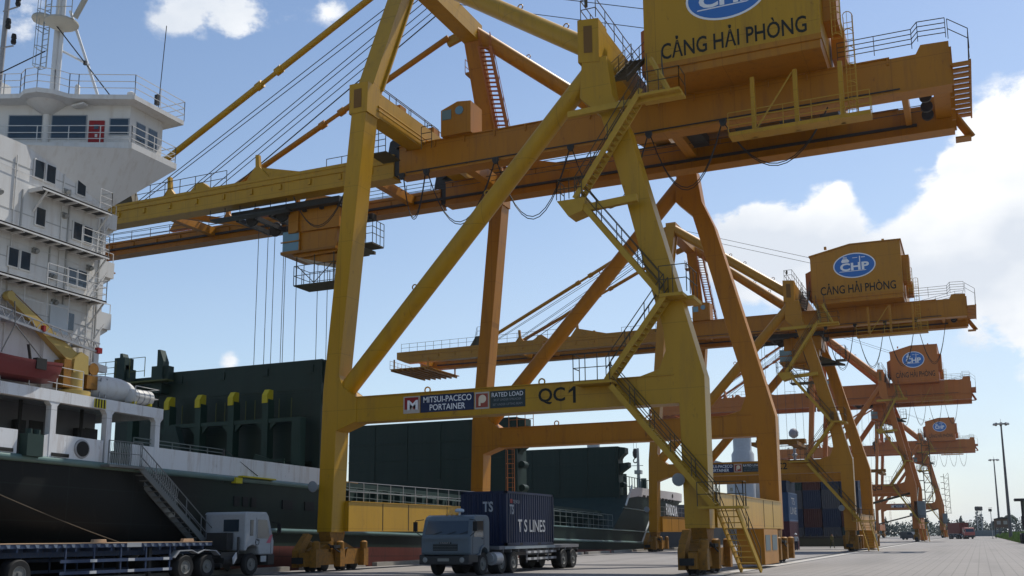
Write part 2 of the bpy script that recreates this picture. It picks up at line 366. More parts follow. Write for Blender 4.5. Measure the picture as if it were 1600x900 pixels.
def festoon(b, p0, p1, sag, r=.027, n=12, tw=.06):
    p0, p1 = V(p0), V(p1)
    for k in (0, 1):
        pts = []
        for i in range(n+1):
            t = i/n; p = p0.lerp(p1, t); p.z -= sag*(1-(2*t-1)**2)*(1+.04*k); p.y += tw*k; pts.append(p)
        b.path(pts, r, 5)

# ------------------------------------------------------------------ the setting: quay, water
def ground_mat():
    m = bpy.data.materials.new('quay_concrete'); m.use_nodes = True; t = m.node_tree; b = t.nodes['Principled BSDF']; b.inputs['Roughness'].default_value = .85
    n = lambda k: t.nodes.new(k)
    tcn = n('ShaderNodeTexCoord'); sp = n('ShaderNodeSeparateXYZ'); t.links.new(tcn.outputs['Object'], sp.inputs[0])
    def mt(op, a, b_=None, cl=False):
        q = n('ShaderNodeMath'); q.operation = op; q.use_clamp = cl
        for i, x in enumerate((a, b_)):
            if x is None: continue
            if isinstance(x, (int, float)): q.inputs[i].default_value = x
            else: t.links.new(x, q.inputs[i])
        return q.outputs[0]
    no = n('ShaderNodeTexNoise'); no.inputs['Scale'].default_value = .12; no.inputs['Detail'].default_value = 9; no.inputs['Roughness'].default_value = .65
    t.links.new(tcn.outputs['Object'], no.inputs['Vector'])
    n3 = n('ShaderNodeTexNoise'); n3.inputs['Scale'].default_value = 2.2; n3.inputs['Detail'].default_value = 8
    t.links.new(tcn.outputs['Object'], n3.inputs['Vector'])
    c = n('ShaderNodeMix'); c.data_type = 'RGBA'; c.inputs[6].default_value = (.150, .138, .129, 1); c.inputs[7].default_value = (.275, .256, .24, 1)
    t.links.new(mt('ADD', mt('MULTIPLY', no.outputs[0], .6), mt('MULTIPLY', n3.outputs[0], .4)), c.inputs[0])
    # joints of the paving blocks: fine lines along and across the quay
    def line(co, per, wd):
        return mt('LESS_THAN', mt('ABSOLUTE', mt('SUBTRACT', mt('FRACT', mt('DIVIDE', co, per)), .5)), wd/per/2)
    land = mt('GREATER_THAN', sp.outputs['X'], -9.4)
    j = mt('MULTIPLY', mt('MAXIMUM', line(sp.outputs['X'], .5, .05), line(sp.outputs['Y'], 3.0, .16)), land)
    j2 = mt('MAXIMUM', line(sp.outputs['X'], 5.0, .06), line(sp.outputs['Y'], 6.0, .10))
    jj = mt('MAXIMUM', mt('MULTIPLY', j, .42), mt('MULTIPLY', mt('MULTIPLY', j2, .26), mt('SUBTRACT', 1.0, mt('MULTIPLY', land, .4))))
    d = n('ShaderNodeMix'); d.data_type = 'RGBA'; t.links.new(jj, d.inputs[0]); t.links.new(c.outputs[2], d.inputs[6]); d.inputs[7].default_value = (.07, .065, .06, 1)
    # oil stains and tyre marks
    n4 = n('ShaderNodeTexNoise'); n4.inputs['Scale'].default_value = .35; n4.inputs['Detail'].default_value = 5
    mp_ = n('ShaderNodeMapping'); mp_.inputs['Scale'].default_value = (1, .07, 1); t.links.new(tcn.outputs['Object'], mp_.inputs[0]); t.links.new(mp_.outputs[0], n4.inputs['Vector'])
    st = n('ShaderNodeMapRange'); st.inputs[1].default_value = .5; st.inputs[2].default_value = .72; st.inputs[4].default_value = .5; t.links.new(n4.outputs[0], st.inputs[0])
    e = n('ShaderNodeMix'); e.data_type = 'RGBA'; t.links.new(st.outputs[0], e.inputs[0]); t.links.new(d.outputs[2], e.inputs[6]); e.inputs[7].default_value = (.10, .095, .09, 1)
    t.links.new(e.outputs[2], b.inputs['Base Color'])
    return m
GRD = ground_mat()
g = MB(); QX = -33.9
g.add([(QX, -60, 0), (2500, -60, 0), (2500, 3000, 0), (QX, 3000, 0), (QX, -60, -6), (QX, 3000, -6)], [(0, 1, 2, 3), (0, 3, 5, 4)])
tag(g.build('ground', GRD, recalc=False), kind='structure')
WAT = mat('river_water', (.05, .055, .045), .12, var=.3, scale=.1, bump=.3)
g = MB(); g.add([(-3000, -400, -2.4), (QX, -400, -2.4), (QX, 5000, -2.4), (-3000, 5000, -2.4)], [(0, 1, 2, 3)])
tag(g.build('water', WAT, recalc=False), kind='structure')
LCON = mat('light_concrete', (.40, .38, .35), .8, var=.15, scale=1.2)
g = MB(); g.box(-10.95, -10.35, -60, 900, -.02, .02); tag(g.build('curb', LCON), kind='structure')
g = MB(); g.box(-10.33, -10.25, -60, 900, 0.003, .008); tag(g.build('cable_slot', DARK), kind='structure')
g = MB()
for x in (-11.5, -31.4): g.box(x-.04, x+.04, -60, 900, .0, .03); g.box(x-.16, x+.16, -60, 900, 0.001, .006)
tag(g.build('crane_rails', DARK), kind='structure')
g = MB()
y = -50
while y < 500: g.box(QX, QX+.35, y, y+6.2, 0.0, .24); y += 7.5
tag(g.build('quay_kerb', mat('kerb_concrete', (.30, .28, .25), .8, var=.25, scale=2)), kind='structure')

# ------------------------------------------------------------------ ship-to-shore crane
RO = V((-21.4, 56.0, 0))
def build_crane(number, label, trolley_x=-41.0, full=True, pm=YEL, gm=YELB, group='gantry cranes in a row along the quay'):
    root = empty('gantry_crane', RO); tag(root, label, 'crane', group)
    nb = lambda: MB(RO)
    sides = (-1, 1)
    Yc = 56.0
    def yy(s, a): return Yc+s*a       # a = distance from the centre plane
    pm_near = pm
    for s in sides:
        pm = pm_near if s < 0 or not full else gm  # far side takes the deeper orange, bounced light put into its colour
        yf, yb = (46.2, 47.45) if s < 0 else (64.3, 65.55)
        # waterside leg: lower post and leaning upper post
        b = nb(); b.prism([(-31.9, 2.0), (-31.0, 2.0), (-30.85, 7.3), (-29.6, 7.75), (-29.6, 9.02), (-30.45, 9.6), (-30.75, 10.3), (-29.33, 25.0), (-30.27, 25.0), (-31.72, 9.5)], 'y', yf, yb)
        leg = b.build('leg', pm, root, bevel=.03)
        b = nb(); b.prism([(-30.42, 25.0), (-29.25, 25.0), (-29.2, 26.75), (-30.42, 26.75)], 'y', yf-.02, yb+.02)
        b.build('leg_head', pm, root)
        b = nb(); b.prism([(-30.1, 25.3), (-29.62, 25.3), (-29.62, 26.4), (-30.1, 26.4)], 'y', yf-.045, yf-.03); b.build('manhole_cover', mat('manhole_brown', (.16, .08, .02), .7), root)  # manhole covers in plain dark brown
        # landside leg with its knee at the portal beam
        yl0, yl1 = (46.2, 47.25) if s < 0 else (64.3, 65.35)
        b = nb(); b.prism([(-12.13, 2.0), (-11.0, 2.0), (-10.98, 8.9), (-12.35, 14.2), (-14.25, 21.4), (-15.0, 23.2), (-15.3, 25.4), (-16.6, 25.4), (-16.75, 23.4), (-15.65, 22.3), (-14.55, 18.1), (-13.62, 14.2), (-12.85, 11.3), (-12.75, 10.2), (-13.1, 9.35), (-14.2, 9.02), (-14.2, 7.75), (-12.2, 7.7)], 'y', yl0, yl1)
        b.build('leg', pm, root, bevel=.03)
        b = nb(); b.prism([(-16.78, 25.3), (-15.66, 25.15), (-15.66, 27.5), (-16.78, 27.6)], 'y', yl0-.03, yl1+.25); b.build('leg_head', pm, root)
        b = nb(); b.prism([(-16.45, 25.75), (-16.0, 25.7), (-16.0, 27.15), (-16.45, 27.2)], 'y', yl0-.06, yl0-.045); b.build('manhole_cover', MATS['manhole_brown'], root)
        # portal beam
        b = nb(); b.prism([(-30.9, 7.7), (-30.0, 7.75), (-12.0, 7.75), (-12.0, 9.02), (-30.9, 9.02)], 'y', yf+.04, yf+1.0)
        b.box(-29.6, -12.4, yf-.06, yf+1.06, 9.02, 9.06); b.box(-29.6, -12.4, yf-.02, yf+1.02, 7.70, 7.748)
        pb = b.build('portal_beam', pm, root)
        b = nb()
        for x in (-25.6, -19.2): b.ring((x, yf+.5, 9.22), (0, 1, 0), .16, .04)
        b.build('lifting_lug', pm, pb)
        # diagonal brace tube from waterside portal corner to landside head
        b = nb(); b.tube((-30.9, yf+.55, 9.15), (-16.2, yf+.55, 25.0), .49, 16); br = b.build('diagonal_brace', pm, root)
        b = nb()
        for t in (.33, .62): p = V((-30.9, yf+.55, 9.15)).lerp(V((-16.2, yf+.55, 25.0)), t)+V((-.4, 0, .42)); b.ring(p, (0, 1, 0), .14, .035)
        b.build('lifting_lug', pm, br)
        # A-frame leg over the waterside leg
        dd = 9.0 if s < 0 else 9.0
        b = nb(); b.beam((-29.85, yy(s, 8.7), 26.6), (-29.75, yy(s, 4.3), 36.6), .95, 1.05, up=(1, 0, 0)); al = b.build('mast_leg', pm, root)
        b = nb(); ys_ = yy(s, 8.1) ; b.beam((-29.28, yy(s, 8.25), 26.8), (-29.2, yy(s, 4.0), 36.2), .10, .25, up=(1, 0, 0)); b.build('edge_flange', pm, al)
        # back stay
        b = nb(); b.tube((-29.6, yy(s, 4.4), 36.3), (-16.2, yy(s, 9.0), 26.2), .52, 16); bs = b.build('backstay', pm, root)
        b = nb()
        for t in (.25, .5, .62, .85): p = V((-29.6, yy(s, 4.4), 36.3)).lerp(V((-16.2, yy(s, 9.0), 26.2)), t)+V((.25, 0, .55)); b.ring(p, (0, 1, 0), .15, .035)
        b.build('lifting_lug', pm, bs)
        # fore stay in two pinned lengths
        A = V((-31.0, yy(s, 4.0), 36.0)); B_ = V((-53.9, yy(s, 3.3), 25.5))
        A2 = A+V((-.4, 0, .2)); m1, m2 = A2.lerp(B_, .38), A2.lerp(B_, .45)
        b = nb(); b.tube(A2, m1, .21, 12); b.tube(m2, B_, .21, 12)
        b.tube(m1, m2, .15, 8); b.tube(m1-(m1-m2)*.15, m1+(m1-m2)*.15, .27, 10); b.tube(m2-(m1-m2)*.15, m2+(m1-m2)*.15, .27, 10)
        b.build('forestay', pm, root)
        B2 = V((-38.6, yy(s, 3.2), 26.3)); A3 = V((-30.6, yy(s, 4.0), 35.4))
        # girder (landside) and boom (waterside)
        y0, y1 = (52.75, 53.6) if s < 0 else (58.9, 59.75)
        gt = 25.45 if s < 0 else 25.1; bt = 25.1 if s < 0 else 24.75; gb = 23.6
        if not full: y0, y1, gt, bt, gb = y0-.6*(s < 0), y1+.6*(s > 0), 25.9, 25.2, 22.7
        b = nb(); b.prism([(.4, gb), (.4, gt+.4), (-.9, gt+.45), (-1.15, gt), (-31.0, gt), (-31.0, gb)], 'y', y0, y1)
        b.box(-31.0, .4, y0-.12, y1+.12, 23.52, 23.6); b.box(-31.0, -2.4, y0-.1, y1+.1, gt, gt+.06)
        for i in range(15):
            x = -2.5-i*2; b.box(x-.04, x+.04, y0-.1, y0, gt-.35, gt)
        gd = b.build('girder', gm, root)
        b = nb(); b.box(-64, -1.5, y0-.14, y0-.02, 23.95, 24.1) if s > 0 else b.box(-30.5, -2, y0-.06, y0-.01, 23.72, 23.78); b.build('cable_tray', DARK, gd)
        b = nb(); b.prism([(-31.4, gb), (-31.4, bt), (-66.6, bt-.1), (-66.6, gb+.5), (-65.4, gb)], 'y', y0, y1)
        b.box(-65.2, -31.4, y0-.12, y1+.12, 23.53, 23.6); b.box(-66, -31.4, y0-.08, y0, 24.5, 24.55); b.box(-66, -31.4, y0-.05, y0, bt-.25, bt-.22)
        for i in range(14):
            x = -33-i*2.3; b.box(x-.1, x+.1, y0-.1, y0, 24.05, 24.4)
        bm_ = b.build('boom', gm if not full else pm if s < 0 else gm, root)
        b = nb()
        for x, h in ((-54, 1.0), (-46.8, .55), (-42.0, .9)): b.prism([(x-1.0, 24.95), (x-.2, 25.1+h), (x+.2, 25.1+h), (x+1.2, 24.95)], 'y', y0+.2, y1-.2)
        b.prism([(-42.9, 25.0), (-42.2, 25.8), (-42.25, 26.9), (-42.0, 26.9), (-41.9, 26.0), (-38.2, 25.1)], 'y', y0+.3, y1-.3)
        b.prism([(-50.2, 25.0), (-49.7, 25.6), (-49.75, 26.5), (-49.5, 26.5), (-49.4, 25.6), (-48.9, 25.0)], 'y', y0+.3, y1-.3)
        b.build('stay_bracket', gm if s > 0 else pm, bm_)
        # hinge between boom and girder
        b = nb(); b.prism([(-32.0, 24.9), (-30.4, 25.2), (-30.5, 26.1), (-31.2, 26.4), (-31.8, 26.0)], 'y', y0+.2, y0+.4); b.lathe((-31.2, y0-.05, 25.7), (0, 1, 0), [(.25, 0), (.25, .95)], 12)
        b.prism([(-31.6, 23.7), (-30.8, 23.7), (-30.8, 25.0), (-31.6, 25.0)], 'y', y0+.1, y1-.1)
        b.build('boom_hinge', DARK, root)
        # rails and walkways
        b = nb(); yo = y0-.75 if s < 0 else y1+.75
        ya = yo if s < 0 else y1
        yb_ = y0 if s < 0 else yo
        if s > 0:
            b.box(-64, -33, y1, yo, 24.9, 24.96); b.rail([(-64, yo, 24.96), (-33, yo, 24.96)], sp=2.0)
            b.box(-29, -15, y1, yo, 25.6, 25.66); b.rail([(-29, yo, 25.66), (-15, yo, 25.66)], sp=2.0)
        b.rail([(-4.6, y1-.1, 25.82), (-.6, y1-.1, 26.6), (.2, y1-.1, 26.6)] if s > 0 else [(-4.9, y0+.1, 25.82), (-1.3, y0+.1, 25.82), (-1.0, y0+.1, 26.15), (.3, y0+.1, 26.1)], bars=(1, .75, .5, .25), sp=1.8)
        if s < 0:
            b.rail([(-52.5, y0+.2, 25.05), (-44.5, y0+.2, 25.1)], sp=1.3); b.rail([(-66, y0+.1, 25.0), (-55.5, y0+.1, 25.05), (-55.2, y0+.1, 26.3), (-53.2, y0+.1, 26.3)], sp=1.2)
            b.prism([(-56.2, 25.0), (-55.4, 26.2), (-53.0, 26.2), (-52.6, 25.0)], 'y', y0+.1, y1-.1)
            b.rail([(-36.5, y0+.2, 25.15), (-34.2, y0+.2, 25.15)], h=.5, bars=(1,), sp=1.1)
        b.build('handrail', RAILM, root)
    pm = pm_near
    # floodlights on the near legs
    for (x, z) in ((-31.95, 4.4), (-12.25, 4.2)):
        b = nb(); b.lathe((x, 45.9, z), (0, -1, -.15), [(.08, -.2), (.26, 0), (.30, .10), (.29, .12)], 16); fl = b.build('floodlight', STEEL, root)
        b = nb(); b.lathe((x, 45.9, z), (0, -1, -.15), [(.27, .125), (.2, .14)], 16); b.build('lamp_glass', mat('lamp_glass', (.22, .25, .28), .15), fl)
    # cross members
    b = nb(); b.beam((-29.85, 47.2, 25.9), (-29.85, 64.6, 25.9), 1.0, 1.5); wt = b.build('cross_beam', pm, root)
    b = nb(); b.tube((-29.2, 47.3, 25.7), (-29.2, 64.5, 25.7), .05, 6); b.tube((-29.2, 47.3, 25.45), (-29.2, 64.5, 25.45), .05, 6); b.build('conduit', pm, wt)
    b = nb(); b.rail([(-30.2, 47.8, 26.65), (-30.2, 64.2, 26.65)], sp=2.4); b.rail([(-29.5, 48, 26.65), (-29.5, 55, 26.65)], h=.55, bars=(1,), sp=2.0); b.build('handrail', RAILM, wt)
    b = nb(); b.box(-30.1, -29.6, 50.4, 51.1, 26.65, 27.1); b.box(-30.0, -29.5, 54.4, 55.2, 26.65, 27.15); b.build('junction_box', gm, wt)
    b = nb(); b.beam((-16.2, 47.4, 26.6), (-16.2, 64.4, 26.6), .95, 1.7); lt = b.build('cross_beam', pm, root)
    b = nb(); b.rail([(-16.6, 46.2, 27.6), (-15.8, 46.2, 27.6), (-15.75, 64, 27.55)], sp=1.5); b.rail([(-16.6, 46.2, 27.6), (-16.6, 64, 27.55)], sp=1.5); b.tube((-16.3, 46.2, 28.6), (-16.3, 46.2, 28.25), .09, 8); b.build('handrail', RAILM, lt)
    b = nb(); stairs(b, (-15.55, 47.8, 24.7), (-15.55, 51.4, 27.4), (.8, 0, 0)); b.build('stairway', RAILM, root)
    b = nb(); b.beam((-29.75, 51.2, 36.3), (-29.75, 60.8, 36.3), 1.15, 1.35); b.beam((-30.2, 51.7, 36.4), (-31.3, 51.8, 36.1), .35, .6); b.beam((-30.2, 60.3, 36.4), (-31.6, 60.2, 35.9), .35, .6)
    mb_ = b.build('mast_crossbeam', pm, root)
    b = nb()
    for yv in (54.0, 55.3, 56.7, 58.0): b.lathe((-30.6, yv, 36.9), (0, 1, 0), [(.55, -.1), (.62, -.12), (.62, .12), (.55, .1)], 18)
    b.build('sheave', DARK, mb_)
    b = nb(); b.box(-30.9, -29.9, 61.6, 62.6, 34.0, 34.15); b.rail([(-30.9, 61.6, 34.1), (-30.9, 62.6, 34.1), (-29.9, 62.6, 34.1)], sp=1.0); b.build('service_platform', gm, root)
    # stair up the far A-frame leg
    b = nb(); stairs(b, (-27.9, 61.9, 26.2), (-29.0, 59.9, 35.0), (.7, .3, 0), n=30); b.build('stairway', REDST, root)
    # portal sill beams, ballast texts and wheels
    for x0, x1 in ((-31.5, -30.72), (-11.75, -10.92)):
        b = nb(); b.prism([(47.4, 2.05), (64.4, 2.05), (64.4, 3.62), (47.4, 3.62)], 'x', x0, x1); b.box(x0-.05, x1+.05, 47.5, 64.3, 3.62, 3.66)
        sb = b.build('sill_beam', pm, root)
        b = nb()
        for yv in (50.9, 53.8, 58.7, 61.5): b.box(x1, x1+.015, yv-.03, yv+.03, 2.1, 3.6)
        b.build('weld_seam', RAILM, sb)
    if full:
        b = nb(); b.rail([(-31.1, 48, 3.66), (-31.1, 64, 3.66)], sp=1.4); b.build('handrail', STEEL, root)
    for bx in (-31.42, -11.5):
        for byc in (46.9, 64.9):
            b = nb(); b.prism([(byc-.75, 2.04), (byc+.75, 2.04), (byc+.55, 1.55), (byc+2.0, 1.05), (byc+2.0, .75), (byc-2.0, .75), (byc-2.0, 1.05), (byc-.55, 1.55)], 'x', bx-.35, bx+.35)
            for q in (-1.35, 1.35):
                b.prism([(byc+q-.95, .35), (byc+q-.6, 1.15), (byc+q+.6, 1.15), (byc+q+.95, .35)], 'x', bx-.5, bx-.28); b.prism([(byc+q-.95, .35), (byc+q-.6, 1.15), (byc+q+.6, 1.15), (byc+q+.95, .35)], 'x', bx+.28, bx+.5)
            bg_ = b.build('bogie', RUSTY, root)
            for q in (-1.9, -.85, .85, 1.9):
                b = nb(); b.lathe((bx, byc+q, .36), (1, 0, 0), [(.12, -.34), (.33, -.2), (.36, -.16), (.30, -.12), (.30, .12), (.36, .16), (.33, .2), (.12, .34)], 16); b.build('wheel', DARK, bg_)
            if full:
                b = nb()
                for q, sx_ in ((-2.3, 1), (-.1, 1), (2.2, 1), (-1.2, -1)):
                    b.box(bx+sx_*.55-.18, bx+sx_*.55+.22, byc+q-.22, byc+q+.22, .25, 1.15); b.lathe((bx+sx_*.6, byc+q, 1.15), (0, 0, 1), [(.2, 0), (.2, .35), (.1, .42)], 10)
                b.prism([(byc-2.9, .25), (byc-2.45, .25), (byc-2.3, 1.0), (byc-1.6, 1.85), (byc-2.0, 1.95), (byc-2.9, 1.1)], 'x', bx-.42, bx-.1); b.box(bx+.05, bx+.4, byc-2.95, byc-2.5, .3, 1.0); b.box(bx-.5, bx+.5, byc-1.0, byc-.8, 1.0, 1.45)
                b.build('drive_motor', RUSTY, bg_)
                b = nb(); b.box(bx-.3, bx+.3, byc-3.1, byc-2.95, .45, .75); b.box(bx+.45, bx+.75, byc-.9, byc-.3, 1.2, 1.35); b.path([(bx+.6, byc-1.2, 1.4), (bx+.75, byc-.4, 1.0), (bx+.6, byc+.6, 1.2)], .04)
                b.build('buffer', BLK, bg_)
    # machinery house
    hx0, hx1, hy0, hy1 = -14.4, -5.35, 50.0, 62.0
    b = nb(); b.prism([(hx0, 26.2), (hx1, 26.2), (hx1, 31.55), (hx0+4.1, 31.6), (hx0, 30.75)], 'y', hy0, hy1)
    mh = b.build('machinery_house', pm, root)
    b = nb(); b.prism([(hx0-.12, 30.72), (hx0+4.1, 31.62), (hx1+.12, 31.57), (hx1+.12, 31.66), (hx0+4.1, 31.72), (hx0-.12, 30.84)], 'y', hy0-.12, hy1+.12)
    for x in (-12.8, -7.0): b.cbox((x, hy0+.3, 31.6 if x < -10 else 31.75), (.25, .3, .3))
    b.build('roof', pm, mh)
    b = nb(); b.box(hx0+.1, hx1-.05, hy0+.05, hy1, 25.52, 26.19); b.box(hx0-.02, hx1+.02, hy0-.05, hy0+.05, 25.95, 26.24); b.build('floor_frame', gm, mh)
    b = nb(); b.box(hx0-.9, hx0, hy0+2.5, hy0+6, 27.0, 29.6); b.prism([(hx0-.9, 29.6), (hx0, 30.0), (hx0, 29.6)], 'y', hy0+2.5, hy0+6); b.build('air_intake', ORG, mh)
    b = nb(); b.box(hx1, hx1+.7, hy0+1.2, hy0+3.2, 27.4, 30.2); b.box(hx1+.1, hx1+.8, hy0+3.6, hy0+5.2, 26.4, 27.9); b.build('vent_hood', gm, mh)
    # oval emblem: blue ellipse, white rim, block letters on a little ship
    cx_, cz_ = -9.95, 29.35
    def ell(a, bb, n=40): return [(cx_+a*math.cos(2*math.pi*i/n), cz_+bb*math.sin(2*math.pi*i/n)) for i in range(n)]
    b = nb(); b.prism(ell(2.12, 1.34), 'y', hy0-.012, hy0-.001); em = b.build('emblem_rim', TXTW, mh)
    b = nb(); b.prism(ell(2.0, 1.23), 'y', hy0-.022, hy0-.013); b.build('emblem', LOGOB, em)
    ym0, ym1 = hy0-.034, hy0-.023
    b = nb()
    b.prism([(cx_-1.55, cz_-.62), (cx_+1.05, cz_-.62), (cx_+1.2, cz_-.56), (cx_-1.5, cz_-.56)], 'y', ym0, ym1)
    b.prism([(cx_-1.2, cz_+.36), (cx_-.6, cz_+.36), (cx_-.45, cz_+.5), (cx_-.65, cz_+.75), (cx_-1.15, cz_+.75), (cx_-1.3, cz_+.5)], 'y', ym0, ym1)
    for q in (0, .16): b.box(cx_-1.1, cx_-.7, ym0, ym1, cz_+.8+q*.7, cz_+.86+q*.7)
    b.box(cx_+.52, cx_+.62, ym0, ym1, cz_+.2, cz_+.95); b.box(cx_-.15, cx_+.35, ym0, ym1, cz_+.78, cz_+.84); b.box(cx_+.7, cx_+1.1, ym0, ym1, cz_+.78, cz_+.84)
    b.build('emblem_ship', TXTW, em)
    text('CHP', (cx_+.02, hy0-.023, cz_-.12), 2.9, .84, TXTW, em, 'emblem_letters', off=RO, th=.012, bold=.035)
    text('CẢNG HẢI PHÒNG', (-9.75, hy0, 27.05), 7.5, 1.22, TXT, mh, 'lettering', off=RO, bold=.014)
    # counter-weight end frame with caged ladders
    b = nb(); b.box(-.5, .3, 53.6, 58.9, 24.2, 25.2)
    for x in (.45, 1.3): b.box(x-.04, x+.04, 52.5, 60.2, 24.45, 24.6)
    for i in range(11): b.box(.45, 1.3, 52.55+i*.7, 52.9+i*.7, 24.46, 24.56)
    for i in range(5): b.box(.3, .5, 52.9+i*1.6, 53.05+i*1.6, 23.6, 25.6)
    b.beam((.4, 59.2, 24.4), (1.2, 60.0, 23.3), .5, .12); b.box(.4, 1.2, 59.6, 60.4, 23.2, 23.3)
    b.build('end_frame', gm, root)
    b = nb(); b.rail([(.4, 52.6, 25.9), (1.3, 52.6, 25.2), (1.3, 60.2, 24.6)], sp=1.0)
    for i in range(26): b.tube((.5, 52.9+.28*i, 24.5), (1.28, 52.9+.28*i, 24.5), .012, 3)
    b.build('handrail', RAILM, root)
    b = nb()
    for yv in (54.2, 55.4, 56.8, 58.0): b.lathe((-.9, yv, 24.2), (0, 1, 0), [(.27, -.08), (.31, -.1), (.31, .1), (.27, .08)], 16)
    b.build('sheave', DARK, root)
    # hanging maintenance walkway under the back reach, near side
    b = nb()
    for x in (-9.0, -6.85, -4.65): b.beam((x, 51.0, 25.0), (x, 51.0, 21.75), .22, .22)
    b.box(-10.2, -3.3, 50.3, 51.2, 21.75, 21.95); b.build('hanging_walkway', pm, root)
    b = nb(); b.rail([(-10.2, 50.3, 21.95), (-3.3, 50.3, 21.95)], bars=(1, .66, .33), sp=1.3); b.beam((-8.9, 51, 22.2), (-7.0, 51, 24.9), .07, .07)
    b.rail([(-4.7, 51.2, 21.95), (-3.3, 51.2, 21.95)], bars=(1, .66, .33), sp=.6)
    ladder(b, (-4.4, 51.6, 22), (-4.4, 51.6, 27.6), (.45, 0, 0), cage=(0, -.6, 0)); ladder(b, (-4.9, 50.9, 26.2), (-4.9, 50.9, 28.6), (.45, 0, 0), cage=(0, -.6, 0))
    b.build('handrail', STAIRM, root)
    # cable trays, dark machinery between the girders
    b = nb(); b.box(-12, -5, 54.2, 58.0, 25.2, 25.8)
    for x in (-13.5, -10.6, -8.1, -5.9): b.box(x-.5, x+.5, 53.7, 58.4, 24.6, 25.15)
    b.build('machinery_floor', DARK, root)
    b = nb()
    for x in (-27.4, -14.2): b.beam((x, 53.6, 24.6), (x, 58.9, 24.6), .6, .8)
    b.beam((-1.9, 53.6, 24.5), (-1.9, 58.9, 24.5), .3, .9)
    for x in (-33.6, -50.5, -64.8): b.beam((x, 53.6, 24.2), (x, 58.9, 24.2), .5, .6)
    b.beam((-50.2, 53.6, 24.1), (-46.5, 58.4, 24.1), .35, .4); b.beam((-27.4, 53.6, 24.6), (-22, 58.4, 24.6), .35, .45)
    b.build('tie_beam', gm, root)
    b = nb(); b.box(-66.9, -61.5, 51.6, 60.4, 22.6, 22.7); b.rail([(-66.9, 51.6, 22.7), (-66.9, 60.4, 22.7)], sp=1); 
    for i in range(7): b.beam((-66.7+i*.8, 51.6, 22.5), (-66.7+i*.8, 60.4, 22.5), .15, .25)
    for x in (-66.7, -61.8):
        for yv in (52.3, 59.7): b.beam((x, yv, 22.6), (x, yv, 24), .15, .15)
    b.build('boom_tip_platform', gm, root)
    # boom hoist ropes and trolley ropes
    b = nb()
    for k, (yv, xe, ze) in enumerate(((54.3, -53.5, 25.7), (54.6, -53.5, 25.7), (55.6, -51.0, 25.9), (55.9, -51.0, 25.9), (56.8, -50.6, 25.9), (57.2, -50.6, 25.9), (58.0, -50.2, 25.9))):
        b.tube((-30.9, yv, 37.1-.25*(k % 2)), (xe, yv, ze), .03 if k < 6 else .045, 5)
    for yv in (54.6, 57.4): b.tube((-29.5, yv, 37.0), (-12.5, yv, 31.0), .025, 5)
    b.build('boom_hoist_rope', ROPE, root)
    b = nb()
    for yv in (54.3, 55.2, 57.0, 57.8): b.path([(-64, yv, 24.6), (-45, yv, 24.35), (-25, yv, 24.35), (-1, yv, 24.4)], .022, 4)
    b.build('trolley_rope', ROPE, root)
    # festoon cables with their carriers
    b = nb(); xs = [-30.6, -28.9, -24.3, -19.6, -15.0, -10.9, -5.4] if trolley_x < -25 else [trolley_x+2+3.0*i for i in range(6)]
    sg = [2.6, 3.3, 3.6, 3.6, 3.2, 2.6] if trolley_x < -25 else [4.4]*5
    for (a, c_), q in zip(zip(xs, xs[1:]), sg): festoon(b, (a+.1, 52.4, 23.3), (c_-.1, 52.4, 23.3), q)
    if trolley_x < -25: festoon(b, (trolley_x+2, 52.4, 23.3), (trolley_x+6, 52.4, 23.3), 2.2)
    b.build('festoon_cable', CABLE, root)
    for x in xs[:-1]:
        b = nb(); b.cbox((x, 52.4, 23.5), (.36, .2, .2)); b.lathe((x, 52.4, 23.38), (0, 1, 0), [(.15, -.1), (.18, 0), (.15, .1)], 10); b.build('festoon_carrier', DARK, root)
    # trolley with the operator cab
    tx = trolley_x
    b = nb(); b.box(tx-4, tx+4.6, 53.7, 54.2, 23.0, 23.4); b.box(tx-4, tx+4.6, 57.8, 58.3, 23.0, 23.4)
    for i in range(7): b.box(tx-4+i*1.35, tx-3.75+i*1.35, 54.2, 57.8, 22.9, 23.2)
    for x in (tx-3, tx-.5, tx+2): b.lathe((x, 54.6, 23.1), (0, 1, 0), [(.5, 0), (.55, .1), (.5, .2)], 14); b.lathe((x, 57.2, 23.1), (0, 1, 0), [(.5, 0), (.55, .1), (.5, .2)], 14)
    b.rail([(tx-5.2, 53.0, 22.9), (tx+1, 53.0, 22.9)], h=.8, sp=1.2); b.box(tx-5.2, tx+1, 53.0, 53.7, 22.8, 22.9)
    tr = b.build('trolley', DARK, root)
    b = nb(); b.box(tx+.2, tx+4.2, 54.4, 57.4, 21.6, 23.6); b.box(tx+.9, tx+1.1, 54.2, 54.4, 21.6, 24); b.build('trolley_house', gm, tr)
    b = nb(); b.prism([(tx-.2, 20.4), (tx+.15, 21.9), (tx+3.9, 22.2), (tx+3.9, 20.0), (tx+1.0, 19.9)], 'y', 54.6, 56.8); cb = b.build('operator_cab', gm, tr)
    b = nb(); b.box(tx-.3, tx+1.05, 54.5, 54.58, 20.35, 21.75); b.box(tx-.35, tx-.24, 54.6, 56.8, 20.4, 21.8); b.build('cab_window', GLASSB, cb)
    b = nb(); b.box(tx-.42, tx+1.1, 54.44, 54.5, 21.0, 21.08); b.box(tx-.42, tx+1.1, 54.44, 54.5, 20.3, 20.4); b.box(tx+1.02, tx+1.1, 54.44, 54.6, 20.3, 21.8); b.box(tx-.3, tx+4, 54.3, 57.0, 20.15, 20.3); b.build('window_frame', gm, cb)
    b = nb(); b.prism([(tx+.3, 20.1), (tx+3.9, 19.9), (tx+3.7, 19.2)], 'y', 54.8, 56.6); b.build('cab_floor', gm, cb)
